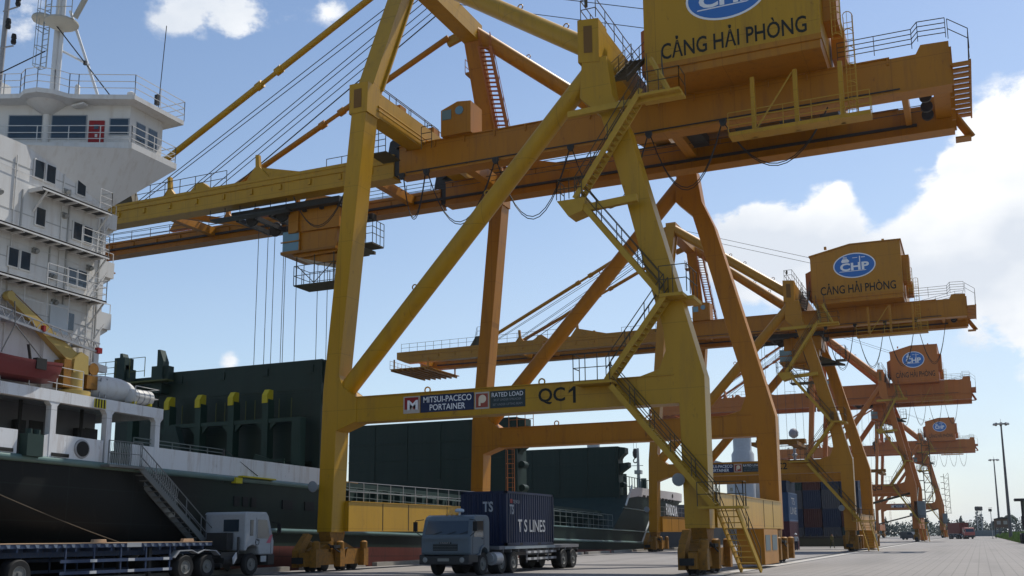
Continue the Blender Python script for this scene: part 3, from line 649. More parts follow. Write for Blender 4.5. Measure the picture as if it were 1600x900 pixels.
    b = nb(); b.box(tx+.6, tx+3.8, 54.6, 56.4, 18.0, 18.08); b.rail([(tx+.6, 54.6, 18.05), (tx+3.8, 54.6, 18.05), (tx+3.8, 56.4, 18.05), (tx+.6, 56.4, 18.05), (tx+.6, 54.6, 18.05)], h=1.3, sp=.8)
    for x in (tx+.8, tx+2.2, tx+3.7): b.tube((x, 54.6, 18), (x, 54.6, 20), .04, 4)
    b.path([(tx+.8, 54.6, 19.4), (tx+2.2, 54.6, 18.1), (tx+3.7, 54.6, 19.4)], .03, 4); b.build('cab_service_basket', RAILM, tr)
    b = nb(); b.box(tx+5.6, tx+6.6, 54.6, 56, 20.2, 20.3); b.rail([(tx+5.6, 54.6, 20.3), (tx+6.6, 54.6, 20.3), (tx+6.6, 56, 20.3)], h=1.5, bars=(1, .7, .4), sp=.5); b.box(tx+4.0, tx+5.6, 55.0, 55.9, 19.8, 20.0)
    b.prism([(tx+3.6, 19.9), (tx+6.5, 19.6), (tx+6.5, 19.8), (tx+3.6, 21)], 'y', 55.0, 55.2); b.build('stair_basket', RAILM, tr)
    b = nb()
    for i, (dx, yv) in enumerate(((-3.3, 55.8), (-2.5, 55.8), (-3.3, 57.6), (-2.5, 57.6), (-1.0, 55.8), (-.2, 56.0), (.6, 57.3), (1.4, 57.3))):
        b.tube((tx+dx, yv, 23), (tx+dx*1.02, yv, 6.0 if full and trolley_x < -25 else 12.0), .022, 4)
    b.build('hoist_rope', ROPE, tr)
    # spreader below (behind the hatch covers)
    zsp = 6.0 if full and trolley_x < -25 else 12.0
    ya_, yb2 = (55.6, 61.6) if zsp < 7 else (52.0, 60.0)
    b = nb(); b.box(tx-3.6, tx+1.7, 55.6, 56.8, zsp-.5, zsp); b.box(tx-3.4, tx-2.4, ya_, yb2, zsp-.9, zsp-.5); b.box(tx+.4, tx+1.4, ya_, yb2, zsp-.9, zsp-.5)
    if not (full and trolley_x < -25): b.build('spreader', RUSTY, tr)
    else: b.build('spreader', RUSTY, tr)
    # small operator's hut on the girder
    b = nb(); b.prism([(-27.9, 25.5), (-25.9, 25.5), (-25.9, 27.45), (-26.8, 27.55), (-27.9, 27.15)], 'y', 52.35, 53.9); ht = b.build('checker_hut', gm, root)
    b = nb(); b.box(-27.8, -27.2, 52.3, 52.345, 26.5, 27.1); b.lathe((-26.65, 52.3, 26.95), (0, 1, 0), [(.28, 0), (.28, .045)], 8); b.build('window', GLASSB, ht)
    # zig-zag stairs up the near landside leg
    y0s, wv = 45.35, (0, .75, 0)
    b = nb(); hb = nb()
    stairs(b, (-9.35, 49.0, .05), (-9.75, 46.1, 2.9), (-.9, 0, 0), n=11, hb=hb); b.box(-11.2, -9.2, 44.9, 46.1, 2.85, 2.95); hb.rail([(-11.2, 44.9, 2.95), (-9.2, 44.9, 2.95), (-9.2, 45.5, 2.95)], sp=.9)
    stairs(b, (-10.6, y0s, 2.95), (-15.2, y0s, 8.6), wv, hb=hb); b.box(-17.0, -15.1, y0s-.1, 46.2, 8.75, 8.87); hb.rail([(-15.2, y0s-.1, 8.87), (-17.0, y0s-.1, 8.87), (-17.0, 46.1, 8.87)], h=1.3, sp=.7)
    stairs(b, (-15.4, y0s, 8.87), (-12.5, y0s, 12.6), wv, hb=hb); b.box(-12.7, -11.6, y0s-.1, 46.2, 12.55, 12.7); hb.rail([(-12.7, y0s-.1, 12.7), (-11.4, y0s-.1, 12.7), (-11.4, 47.2, 12.7)], h=1.3, sp=.6); b.box(-12.2, -11.3, 46.1, 47.6, 12.5, 12.68)
    stairs(b, (-12.7, y0s, 12.7), (-16.7, y0s, 17.9), wv, hb=hb); b.prism([(-17.7, 17.85), (-16.2, 17.85), (-16.4, 17.2), (-17.1, 17.0)], 'y', y0s-.1, 46.3); b.beam((-16.9, y0s+.2, 17.35), (-13.7, y0s+.2, 17.55), .3, .35); hb.rail([(-16.4, y0s-.1, 17.9), (-17.7, y0s-.1, 17.9), (-17.7, 46.3, 17.9)], sp=.6)
    stairs(b, (-16.8, y0s, 17.9), (-13.3, y0s, 22.9), wv, hb=hb); b.box(-13.4, -11.4, y0s-.1, 46.5, 22.5, 22.62); b.beam((-17.2, y0s+.4, 22.4), (-11.4, y0s+.4, 22.5), .25, .3); hb.rail([(-13.4, y0s-.1, 22.62), (-11.4, y0s-.1, 22.62), (-11.4, 46.4, 22.62)], sp=.8)
    b.beam((-11.9, y0s, 22.5), (-12.9, y0s+.5, 24.6), .18, .18); stairs(b, (-13.2, y0s+.9, 22.7), (-13.9, y0s+3.2, 25.2), (.8, 0, 0), hb=hb)
    b.build('stairway', STAIRM, root); hb.build('handrail', RAILM, root)
    # electrical cubicle beside the landside bogie
    b = nb(); b.box(-11.6, -10.2, 54.6, 58.6, .2, 2.0); cu = b.build('electrical_cubicle', gm, root)
    b = nb(); b.box(-10.2, -10.18, 54.9, 56.2, .9, 1.7); b.box(-10.2, -10.18, 56.8, 58.2, .9, 1.7); b.build('cubicle_door', mat('door_grey', (.10, .13, .14), .5, var=.3), cu)
    # number and maker's signs on the near portal beam
    yf = 46.24
    pbn = [k for k in root.children if k.name.startswith('portal_beam')][0]
    text('QC' if number == 'QC1' else number, (-18.5 if number == 'QC1' else -18.25, yf-.002, 8.42), 1.4 if number == 'QC1' else 1.9, .82, TXT, pbn, 'lettering', off=RO, bold=.02)
    if number == 'QC1':
        b = nb(); b.prism([(-17.4, 8.02), (-17.26, 8.02), (-17.26, 8.82), (-17.38, 8.82), (-17.62, 8.62), (-17.62, 8.5), (-17.4, 8.63)], 'y', yf-.012, yf-.001); b.build('lettering', TXT, pbn)
    b = nb(); b.box(-25.75, -22.7, yf-.02, yf-.001, 8.0, 8.88); sg1 = b.build('sign_board', NAVY, pbn)
    text('MITSUI-PACECO\nPORTAINER', (-24.2, yf-.02, 8.44), 2.75, .72, TXTW, sg1, 'lettering', off=RO, bold=.01)
    b = nb(); b.box(-26.75, -25.8, yf-.02, yf-.001, 8.0, 8.88); sg2 = b.build('sign_board', mat('sign_pale', (.42, .38, .34), .5), pbn)
    b = nb(); b.prism([(-26.68, 8.2), (-26.4, 8.2), (-26.28, 8.6), (-26.15, 8.2), (-25.87, 8.2), (-25.87, 8.82), (-26.68, 8.82)], 'y', yf-.028, yf-.021); b.build('logo_field', REDM, sg2)
    text('M', (-26.2, yf-.028, 8.42), .62, .5, TXTW, sg2, 'lettering', off=RO, bold=.03)
    b = nb(); b.box(-22.65, -21.85, yf-.02, yf-.001, 8.0, 8.85); sg3 = b.build('sign_board', MATS['sign_pale'], pbn)
    b = nb(); b.box(-22.58, -21.92, yf-.028, yf-.021, 8.08, 8.77); b.build('logo_field', mat('sign_brick', (.28, .06, .04), .5), sg3)
    b = nb(); b.lathe((-22.22, yf-.029, 8.5), (0, -1, 0), [(.21, 0), (.21, .006)], 18); b.box(-22.43, -22.32, yf-.035, yf-.03, 8.16, 8.5); b.build('logo_letter', mat('logo_cream', (.7, .6, .45), .5), sg3)
    b = nb(); b.box(-21.8, -19.9, yf-.02, yf-.001, 8.0, 8.85); sg4 = b.build('sign_board', mat('sign_slate', (.03, .045, .05), .5), pbn)
    text('RATED LOAD', (-20.85, yf-.02, 8.66), 1.7, .22, TXTW, sg4, 'lettering', off=RO)
    text('30.5T UNDER SPREADER', (-20.85, yf-.02, 8.40), 1.5, .11, mat('lettering_grey', (.22, .24, .25), .6), sg4, 'lettering', off=RO)
    text('35T UNDER LIFTING BEAM', (-20.85, yf-.02, 8.17), 1.6, .11, MATS['lettering_grey'], sg4, 'lettering', off=RO)
    # red ladder cage and cabinets at the far waterside leg
    b = nb(); ladder(b, (-28.9, 64.0, 3.7), (-28.9, 64.0, 7.5), (.5, 0, 0), cage=(0, -.6, 0)); b.rail([(-28.6, 63.6, 8.95), (-26.8, 63.6, 8.95)], sp=.6); b.build('ladder', REDST, root)
    b = nb(); ladder(b, (-31.1, 61.9, 24.5), (-31.1, 61.9, 27.8), (.5, 0, 0)); b.rail([(-31.7, 50.6, 24.4), (-30.7, 50.6, 24.4)], h=2.0, bars=(1, .8, .6, .4, .2), sp=.5); b.box(-31.8, -30.6, 50.5, 52.2, 24.34, 24.4)
    b.rail([(-28.6, 51.2, 24.4), (-27.9, 51.2, 24.4)], h=1.4, bars=(1, .7, .4), sp=.7); b.build('hinge_platform', RAILM, root)
    if not full:
        b = nb(); b.box(-11.6, -9.6, 46.2, 48.6, 3.7, 6.3); b.build('power_house', mat('powerhouse_grey', (.16, .18, .19), .6, var=.15), root)
        b = nb()
        for x in (-10.4, -8.9):
            for yv in (64.2, 65.4): b.box(x-.06, x+.06, yv-.06, yv+.06, 6.5, 17.5)
        for i in range(7):
            z = 6.6+i*1.6; b.box(-10.4, -8.9, 64.14, 64.26, z, z+.12); b.beam((-10.4, 64.2, z), (-8.9, 64.2, z+1.55), .08, .08)
            b.box(-11.5, -10.4, 64.5, 64.7, z+.4, z+.55)
        b.build('lift_mast', RAILM, root)
        b = nb(); b.tube((-31.2, 46.9, 3.7), (-12, 46.9, 7.6), .18, 8); b.tube((-11.6, 47.5, 4), (-11.6, 64, 9), .15, 8); b.tube((-11.6, 64, 4), (-11.6, 47.5, 9), .15, 8); b.build('cross_brace', RAILM, root)
    return root
c1 = build_crane('QC1', 'nearest yellow gantry crane, with QC1 on its portal beam and its boom over the ship', -40.6)
c2 = build_crane('QC2', 'second yellow gantry crane from the camera, with QC2 on its portal beam', -18.5, pm=mat('crane_yellow_second', (.38, .165, .006), .4, var=.13, scale=.5, dirt=(.2, .1, .02), dirt_amt=.4, streak=True, rust=.5, seam=3.1, spec=.32), gm=YELB)
c2.location.y += 60.5
c3 = build_crane('QC3', 'orange gantry crane, third along the quay, with taller legs and a pale oval emblem', -19.0, full=False, pm=ORG, gm=ORG)
c3.location = (RO.x, 231.5, 0); c3.scale = (1, 1.2, 1.25)
c4 = copy_tree(c3); c4.location.y = 381
c4['label'] = 'orange gantry crane farthest along the quay, smallest in view, faded by haze'

# ------------------------------------------------------------------ the green container ship alongside
SO = V((-45.5, 33.6, 0)); HB = 10.5
ship = empty('container_ship', SO); ship.rotation_euler = (-.0185, 0, 0)
tag(ship, 'dark green container ship with white bridge tower and folded hatch covers along the quay', 'ship')
class ShipMB(MB):   # heights are laid out plumb although the hull is trimmed by the head
    def build(s, *a, **k):
        for v in s.v: v.y -= .0185*v.z
        return MB.build(s, *a, **k)
sb_ = lambda: ShipMB(SO)
def lerp(a, b, t): return a+(b-a)*t
def clamp(t, a=0., b=1.): return max(a, min(b, t))
def topz(Y):
    if Y < 51: return 4.95
    if Y < 53.5: return lerp(4.95, 3.6, (Y-51)/2.5)
    if Y < 104: return 3.6
    if Y < 110.8: return lerp(3.6, 7.6, (Y-104)/6.8)
    return lerp(7.6, 8.3, clamp((Y-110.8)/40))
def half(Y, z):
    q = clamp(z/8.3); yp = lerp(108, 129, q); yt = lerp(138, 152, q)
    if Y > yp: return HB*max(0, 1-clamp((Y-yp)/(yt-yp))**2)
    ys = lerp(54, 12, clamp(z/4.9)**.8)
    if Y < ys: return HB*(1-.75*clamp((ys-Y)/48)**1.3)
    return HB
Ys = [8, 14, 20, 24, 28, 31, 34, 37, 40, 43, 46, 49, 51, 53.5, 58, 66, 76, 86, 96, 104, 106.5, 109, 110.8, 114, 118, 122, 126, 129, 132, 135, 138, 141, 144, 147, 150, 152]
b = sb_()
for sd in (1, -1):
    rows = []
    for Y in Ys:
        tz = topz(Y); lv = [-5, -2, 0, 1.0, 1.55, 2.4, 3.6]+[lerp(3.6, tz, k/4) for k in (1, 2, 3, 4)]
        if tz < 3.61: lv = [-5, -2, 0, 1.0, 1.55, 2.4, 3.2]+[lerp(3.2, tz, k/4) for k in (1, 2, 3, 4)]
        rows.append([(-45.5+sd*half(Y, z), min(Y, lerp(138, 152, clamp(z/8.3))) if Y > 130 else Y, z) for z in lv])
    b.grid_mesh(rows)
b.box(-45.5-HB*.25, -45.5+HB*.25, 7.9, 8, -4, 4.9)
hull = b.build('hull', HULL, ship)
b = sb_()
for (a, c_) in zip(Ys, Ys[1:]):
    za, zc = topz(a)-.05, topz(c_)-.05; ha, hc = half(a, za)-.02, half(c_, zc)-.02
    b.add([(-45.5-ha, a, za), (-45.5+ha, a, za), (-45.5+hc, c_, zc), (-45.5-hc, c_, zc)], [(0, 1, 2, 3)])
b.build('deck', DGREEN, ship)
# rounded rubbing strakes
SHINY = mat('strake_paint', (.10, .16, .15), .22, var=.2)
WEDGE = mat('strake_highlight', (.6, .64, .62), .3, var=.2)  # white stands in for bright highlights along the hull edges
b = sb_(); b.tube((-34.98, 20, 4.93), (-34.98, 51, 4.93), .16, 10); b.tube((-34.98, 51, 4.93), (-34.98, 53.6, 3.6), .12, 8)
b.tube((-34.98, 45, 2.37), (-34.98, 114, 2.37), .14, 10); b.tube((-34.98, 53.6, 3.6), (-34.98, 118, 3.6), .08, 8)
b.tube((-34.98, 107.6, 6.0), (-34.98, 119, 6.0), .08, 8)
b.build('rubbing_strake', SHINY, ship)
b = sb_(); b.tube((-34.97, 114, 2.3), (-34.97, 118.2, 5.6), .10, 8); b.tube((-34.97, 108.6, 6.3), (-34.97, 111, 8.6), .10, 8); b.build('strake_edge', WEDGE, ship)
# white bulwarks aft and on the forecastle
b = sb_()
def side_wall(b, Y0, Y1, z0, z1, th=.08, X=-35.02): b.box(X, X+th, Y0, Y1, z0, z1)
side_wall(b, 8, 29.7, 5.02, 6.03); b.prism([(30.85, 5.02), (34.2, 5.02), (34.2, 6.03), (31.3, 6.05), (30.85, 5.85)], 'x', -35.02, -34.94); side_wall(b, 35.9, 51.4, 5.02, 6.03)
b.prism([(51.4, 5.02), (52.6, 4.3), (52.6, 5.3), (51.4, 6.03)], 'x', -35.02, -34.94)
b.build('bulwark', WHITER, ship)
b = sb_()
rows = []
for Y in (110.2, 113, 117, 121, 125, 128, 130, 133, 136, 139, 142, 145, 148):
    rows.append([(-45.5+half(Y, 8.2)*(1+.004*k)+.03, Y-(1.2-k*1.1 if Y < 111 else 0), 7.45+(topz(Y)-7.6)+k*1.0) for k in (0, 1)])
b.grid_mesh(rows)
for i in range(11): Y = 113.2+i*1.5; b.box(-35.0, -34.9, Y, Y+.02, 7.5, 7.6)
fb = b.build('forecastle_bulwark', mat('bulwark_pinkish', (.60, .56, .55), .5, var=.06, dirt=(.4, .33, .3), dirt_amt=.4, streak=True), ship)
b = sb_()
for i in range(9):
    Y = 115+i*1.55; b.box(-45.5+half(Y, 8.2)+.03, -45.5+half(Y, 8.2)+.09, Y, Y+.9, 7.55, 7.75)
b.lathe((-45.5+half(127.5, 8.2)+.04, 127.5, 8.25), (1, 0, 0), [(.25, 0), (.25, .06)], 14); b.build('freeing_port', BLK, fb)
text('PANDORA', (-35.08, 127.4, 6.5), 7.4, 1.4, TXTW, hull, 'lettering', ux=(-.08, .997, 0), uy=(0, 0, 1), off=SO, bold=.02)
b = sb_(); b.lathe((-34.93, 33.0, 5.55), (1, 0, 0), [(.42, 0), (.40, .05), (.28, .06)], 20); fr = b.build('fairlead', STEEL, ship)
b = sb_(); b.lathe((-34.93, 33.0, 5.55), (1, 0, 0), [(.33, .055), (.33, .075)], 20); b.build('fairlead_opening', BLK, fr)
b = sb_()
for Y in (31.4, 28.6, 22.0): b.box(-34.95, -34.88, Y, Y+.9, 5.12, 5.26)
for Y in (43.2, 43.9, 44.6, 47.3, 49.4): b.box(-35.0, -34.94, Y, Y+.42 if Y < 45 else Y+.9, 3.55, 4.05)
b.build('freeing_port', BLK, ship)
b = sb_(); b.box(-35.05, -34.6, 29.9, 30.7, 5.0, 5.9); b.tube((-34.8, 30.1, 5.0), (-34.8, 30.1, 6.1), .14, 8); b.tube((-34.8, 30.5, 5.0), (-34.8, 30.5, 6.1), .14, 8); b.build('roller_fairlead', DGREEN, ship)
# open shelter deck under the boat deck
b = sb_(); b.box(-52, -35.0, 10, 37.7, 7.72, 7.86); b.box(-35.25, -34.9, 10, 37.75, 7.38, 7.86); b.box(-52, -34.95, 37.45, 37.7, 7.38, 7.86); bd = b.build('boat_deck', WHITER, ship)
for Y in (22.5, 27.0, 31.4, 34.45, 37.45):
    b = sb_(); b.prism([(Y-.15, 4.95), (Y+.15, 4.95), (Y+.15, 7.2), (Y+.3, 7.38), (Y-.3, 7.38), (Y-.15, 7.2)], 'x', -35.22, -34.92); b.build('deck_post', WHITER, ship)
b = sb_(); b.box(-52, -38.4, 10, 37.0, 4.95, 7.72); b.build('deck_house', mat('shelter_grey', (.20, .20, .21), .6, var=.15), ship)
b = sb_()
for Y in (29.0, 33.2, 36.4): b.box(-38.4, -38.36, Y, Y+.75, 5.05, 7.0)
for Y in (26, 30.6, 32, 35.4): b.tube((-37.6, Y, 4.95), (-37.6, Y, 7.7), .08, 6); b.box(-38.3, -38.0, Y+.2, Y+.7, 6.2, 6.9)
b.build('deck_fitting', DARK, ship)
b = sb_(); b.box(-34.9, -34.86, 33.5, 34.15, 7.42, 7.8); mk = b.build('hazard_plate', YPNT, ship)
b = sb_()
for i in range(4): b.box(-34.86, -34.852, 33.53+i*.16, 33.60+i*.16, 7.42, 7.8)
b.build('hazard_stripe', BLK, mk)
# bridge tower
b = sb_(); b.prism([(14, 7.86), (34.85, 7.86), (34.85, 17.1), (33.7, 18.25), (29.8, 18.4), (14, 18.3)], 'x', -53, -36.2); tower = b.build('bridge_tower', WHITE, ship)
for (Y, z) in ((30.83, 17.54), (31.45, 17.54), (33.17, 17.52), (31.07, 15.47), (33.12, 15.42), (33.72, 15.4), (29.85, 13.34), (30.46, 13.35), (32.97, 13.28), (33.56, 13.29), (33.0, 11.24), (27.6, 15.5), (27.0, 13.3), (26, 17.6)):
    b = sb_(); b.box(-36.2, -36.13, Y-.29, Y+.29, z-.44, z+.44); fo = b.build('window', WHITE, tower, bevel=.03)
    b = sb_(); b.box(-36.129, -36.115, Y-.23, Y+.23, z-.38, z+.38); b.build('pane', GLASS, fo, bevel=.01)
for z, Ya in ((16.5, 30.4), (14.42, 16), (12.33, 16)):
    b = sb_(); b.box(-36.2, -35.35, Ya, 34.3, z-.03, z+.03); b.box(-35.40, -35.35, Ya, 34.3, z-.1, z+.04)
    Y = Ya
    while Y < 34.3: b.box(-36.2, -35.38, Y, Y+.06, z-.14, z-.03); Y += .62
    b.beam((-36.2, 34.2, z-.9), (-35.4, 34.2, z-.05), .06, .06); b.beam((-36.2, Ya+.3, z-.9), (-35.4, Ya+.3, z-.05), .06, .06)
    wk = b.build('side_gallery', WHITE, tower)
    b = sb_(); b.box(-36.1, -35.45, Ya+.1, 34.2, z-.045, z-.035); b.build('grating_plate', DARK, wk)  # thin dark plate just under the gallery floor
    b = sb_(); b.rail([(-35.4, {16.5: 33.6, 14.42: 32.7, 12.33: 31.0}[z], z+.04), (-35.4, 34.3, z+.04), (-36.2, 34.3, z+.04)], h=.95, bars=(1, .66, .33), sp=1.25, r=.02); b.build('handrail', WHITE, wk)
for z in (16.2, 13.85, 11.4):
    b = sb_(); b.box(-37.6, -36.4, 34.85, 35.65, z, z+.75); b.prism([(34.85, z-.6), (35.65, z-.05), (35.65, z), (34.85, z)], 'x', -37.5, -36.6); b.rail([(-36.45, 34.9, z+.7), (-36.45, 35.6, z+.7)], h=.5, bars=(1,), sp=.7, r=.02)
    b.path([(-36.1, 34.3, z-.9), (-36.1, 34.95, z+.1)], .03, 4); b.build('corner_balcony', WHITE, tower)
b = sb_()
for z, Y0, Y1 in ((17.0, 22, 34), (13.9, 24, 34), (11.8, 20, 34)): b.tube((-36.12, Y0, z+.35), (-36.12, Y1, z-.0), .012, 4)
for Y in (29.7, 32.2): b.tube((-36.15, Y, 8), (-36.15, Y, 17.8), .03, 4)
b.ladder = None
ladder(b, (-36.08, 33.9, 7.9), (-36.08, 33.9, 12.3), (0, .4, 0)); ladder(b, (-36.08, 34.25, 14.5), (-36.08, 34.25, 16.5), (0, .35, 0))
b.build('pipework', WHITE, tower)
for k_, (Y, z) in enumerate(((32.3, 17.0), (32.3, 15.9), (31.9, 13.0), (30.9, 13.9), (33.9, 13.9), (28.9, 15.9), (32.1, 11.9), (29.2, 11.4))):
    b = sb_(); b.box(-36.2, -36.08, Y-.12, Y+.12, z-.1, z+.14); b.lathe((-36.02, Y, z), (1, 0, -.6), [(.07, -.06), (.1, 0), (.1, .08)], 10); b.build('bulkhead_lamp', mat('fitting_grey', (.22, .22, .21), .5), tower)
for Y, z0, z1 in ((32.6, 8.0, 17.2), (28.4, 8.0, 17.9), (31.7, 12.4, 14.4), (34.5, 8.0, 16.4), (30.1, 14.5, 16.4)):
    b = sb_(); b.box(-36.2, -36.14, Y-.03, Y+.03, z0, z1); b.build('cable_conduit', mat('conduit_grey', (.33, .33, .32), .6), tower)
for z in (8.9, 11.2, 13.3, 15.35, 17.4):
    b = sb_(); b.box(-36.2, -36.185, 14.2, 34.8, z, z+.035); b.build('plate_seam', mat('conduit_grey', (.33, .33, .32), .6), tower)
b = sb_(); b.box(-36.2, -36.1, 31.9, 32.9, 10.2, 11.9); b.build('door', mat('door_pale', (.45, .48, .5), .5), tower)
# bridge wing, wheelhouse and roof; the after face runs diagonally
e = V((.9135, .4067, 0)); nrm = V((.4067, -.9135, 0))
A = V((-35.0, 34.9, 0)); P = lambda t, off=0: A-e*t+nrm*off
poly = [(A.x, A.y), (-35.0, 37.9), (-52, 38.4), (P(17).x, P(17).y)]
def hullsolid(b, pts):
    bm = bmesh.new(); [bm.verts.new(p) for p in pts]; r_ = bmesh.ops.convex_hull(bm, input=bm.verts)
    bm.verts.ensure_lookup_table(); bm.verts.index_update()
    b.add([v.co.copy() for v in bm.verts], [tuple(v.index for v in f_.verts) for f_ in bm.faces]); bm.free()
b = sb_(); hullsolid(b, [(x, y, 19.82) for x, y in poly]+[(-36.2, 34.85, 17.0), (-52, 34.85, 17.0), (-36.25, 33.7, 18.2), (-36.25, 29.9, 18.35), (-50, 29.9, 18.1)]); b.build('wing_bracket', WHITE, ship)
b = sb_(); b.prism(poly, 'z', 19.825, 20.12); b.build('bridge_deck', WHITE, ship)
q0 = A+V((-.55, .35, 0)); pw = [(q0.x, q0.y), (-35.55, 37.4), (-52, 37.9), ((q0-e*17).x, (q0-e*17).y)]
b = sb_(); b.prism(pw, 'z', 20.12, 22.2); wh = b.build('wheelhouse', WHITE, ship)
Q = lambda t, off, z: tuple((q0-e*t+nrm*off)[:2])+(z,)
def panel(b, t0, t1, z0, z1, d0=.002, d1=.03):
    vs = [Q(t, d, z) for t in (t0, t1) for d in (d0, d1) for z in (z0, z1)]
    b.add(vs, [(0, 1, 3, 2), (4, 6, 7, 5), (0, 4, 5, 1), (2, 3, 7, 6), (0, 2, 6, 4), (1, 5, 7, 3)])
GLB = mat('bridge_glass', (.012, .03, .05), .12, var=.1, spec=.6)
for (t0, t1, z0, z1) in ((4.2, 5.75, 20.55, 21.66), (2.1, 3.7, 20.55, 21.66), (.08, .92, 20.75, 21.5), (6.3, 7.9, 20.62, 21.58)):
    b = sb_(); panel(b, t0-.06, t1+.06, z0-.06, z1+.06, .002, .02); fo = b.build('window', mat('window_surround', (.25, .27, .29), .4), wh, bevel=.008)
    b = sb_(); panel(b, t0, t1, z0, z1, .021, .035); b.build('pane', GLB, fo)
b = sb_(); panel(b, 1.2, 1.93, 20.13, 21.42, .002, .05); dr = b.build('door', REDM, wh)
b = sb_(); panel(b, 1.46, 1.68, 20.98, 21.22, .051, .06); b.build('door_window', GLASS, dr)
b = sb_(); panel(b, 1.5, 1.62, 20.58, 20.74, .051, .06); b.build('door_notice', WHITE, dr)
for Y in (35.65, 36.45):
    b = sb_(); b.box(-35.549, -35.53, Y, Y+.62, 20.5, 21.55); fo = b.build('window', MATS['window_surround'], wh, bevel=.008)
    b = sb_(); b.box(-35.529, -35.515, Y+.05, Y+.57, 20.55, 21.5); b.build('pane', GLASS, fo)
# round column and eaves bulge under the mast
rp = [tuple((A+V((.12, -.12, 0)))[:2]), (-34.85, 38.1), (-52.2, 38.6), tuple((P(17, .25))[:2]), tuple((P(6.1, .25))[:2]), tuple((P(5.3, .3))[:2]), tuple((P(4.9, .75))[:2]), tuple((P(4.2, .98))[:2]), tuple((P(3.5, .75))[:2]), tuple((P(3.0, .3))[:2]), tuple((P(2.6, .22))[:2])]
b = sb_(); b.prism(rp, 'z', 22.2, 22.42); b.build('roof', WHITE, wh)
b = sb_(); c_ = q0-e*3.98; b.tube((c_.x, c_.y, 20.12), (c_.x, c_.y, 21.9), .18, 12); b.tube((c_.x, c_.y, 21.7), (c_.x, c_.y, 22.2), .2, 14, r1=.95); b.build('mast_pillar', WHITE, wh)
b = sb_()
rr_ = [V((x, y, 22.42)) for x, y in rp]
pth = [rr_[3]]+rr_[4:]+[rr_[0], rr_[1], rr_[1]+V((-6, .2, 0))]
b.rail(pth, h=1.0, bars=(1, .66, .33), sp=1.9, r=.02); b.build('roof_handrail', WHITE, wh)
b = sb_(); dk = [P(9, -.05), P(.05, -.05), V((-35.06, 37.85, 0)), V((-36.4, 37.9, 0))]; dk = [V((p.x, p.y, 20.12)) for p in dk]
b.rail(dk, h=.85, bars=(1, .6, .25), sp=1.5, r=.022); b.build('wing_handrail', WHITE, ship)
b = sb_(); b.cbox((*Q(2.3, .35, 22.05)[:2], 22.05), (.75, .3, .1)); b.lathe((*Q(.05, -.1, 22.45)[:2], 22.55), (0, 0, 1), [(.08, 0), (.2, .1), (.2, .3), (.05, .4)], 12)
b.lathe((*Q(2.75, -.3, 22.42)[:2], 22.42), (0, 0, 1), [(.12, 0), (.12, .9), (.05, 1.0)], 8); b.build('deck_lamp', WHITE, wh)
mc = q0-e*4.0+V((0, .3, 0))
b = sb_(); b.tube((mc.x, mc.y, 22.42), (mc.x+.1, mc.y, 32), .2, 12); b.tube((mc.x+.35, mc.y-.1, 22.42), (mc.x+.45, mc.y-.1, 32), .09, 8); b.tube((mc.x+2.2, mc.y+.8, 22.42), (mc.x+.5, mc.y+.2, 27.2), .07, 6); b.tube((mc.x+1.65, mc.y+.5, 24.3), (mc.x+.3, mc.y, 25.1), .06, 6)
mst = b.build('radar_mast', mat('mast_grey', (.55, .56, .57), .5), ship)
b = sb_(); ladder(b, (mc.x-.75, mc.y-.25, 24.2), (mc.x-.6, mc.y-.25, 31.8), (.4, 0, 0), cage=(0, -.6, 0)); b.build('caged_ladder', mat('ladder_grey', (.22, .26, .29), .5), mst)
b = sb_(); b.lathe((mc.x+.55, mc.y-.3, 26.2), (0, 0, 1), [(.1, -.3), (.68, 0), (.78, .08), (.78, .16), (.2, .18)], 20); b.lathe((mc.x-.7, mc.y-.3, 26.7), (0, 0, 1), [(.5, 0), (.55, .1), (.5, .2)], 14)
b.path([(mc.x+1.4, mc.y-.3, 26.4), (mc.x+2.1, mc.y-.3, 27.4)], .13, 6); b.rail([(mc.x+.3, mc.y-1.1, 26.3), (mc.x+1.5, mc.y-.6, 26.3)], sp=.6, r=.02); b.build('mast_platform', mat('platform_beige', (.36, .35, .31), .6), mst)
b = sb_(); b.lathe((mc.x+2.1, mc.y-.3, 27.4), (0, 0, 1), [(.3, 0), (.5, .1), (.5, .35), (.15, .45)], 14); b.beam((mc.x+.9, mc.y-.6, 28.15), (mc.x+3.9, mc.y+.1, 27.75), .28, .2); b.build('radar_scanner', mat('scanner_beige', (.6, .58, .52), .5), mst)
b = sb_(); b.tube((mc.x+.5, mc.y-.6, 26.1), tuple((P(1.2, 0))[:2])+(22.5,), .03, 5); b.tube((mc.x-.3, mc.y-.4, 25.0), tuple((P(8.5, 0))[:2])+(22.5,), .03, 5)
m_ = V((mc.x+.5, mc.y-.6, 26.1)).lerp(V(tuple((P(1.2, 0))[:2])+(22.5,)), .55); b.cbox(m_, (.12, .12, .2)); b.build('mast_stay', CABLE, ship)
b = sb_(); b.tube((-34.95, 36.4, 22.45), (-34.6, 36.3, 26.6), .022, 5); b.cbox((-34.95, 36.3, 22.8), (.18, .18, .5)); b.build('whip_antenna', DARK, wh)
c2_ = q0-e*6.4
b = sb_(); b.tube((c2_.x, c2_.y, 22.42), (c2_.x+.2, c2_.y, 31), .12, 8); b.tube((c2_.x, c2_.y-.1, 25.1), (c2_.x+.75, c2_.y, 25.1), .04, 5); b.tube((c2_.x, c2_.y-.1, 27.0), (c2_.x+.85, c2_.y, 27.1), .04, 5)
lm = b.build('light_mast', mat('mast_dark', (.25, .25, .26), .5), ship)
b = sb_()
for dx, z in ((.75, 25.2), (.85, 27.15), (.3, 26.1)): b.lathe((c2_.x+dx, c2_.y, z), (0, 0, 1), [(.1, 0), (.13, .1), (.1, .25), (.13, .3), (.1, .5)], 10)
b.build('signal_lamp', BLK, lm)
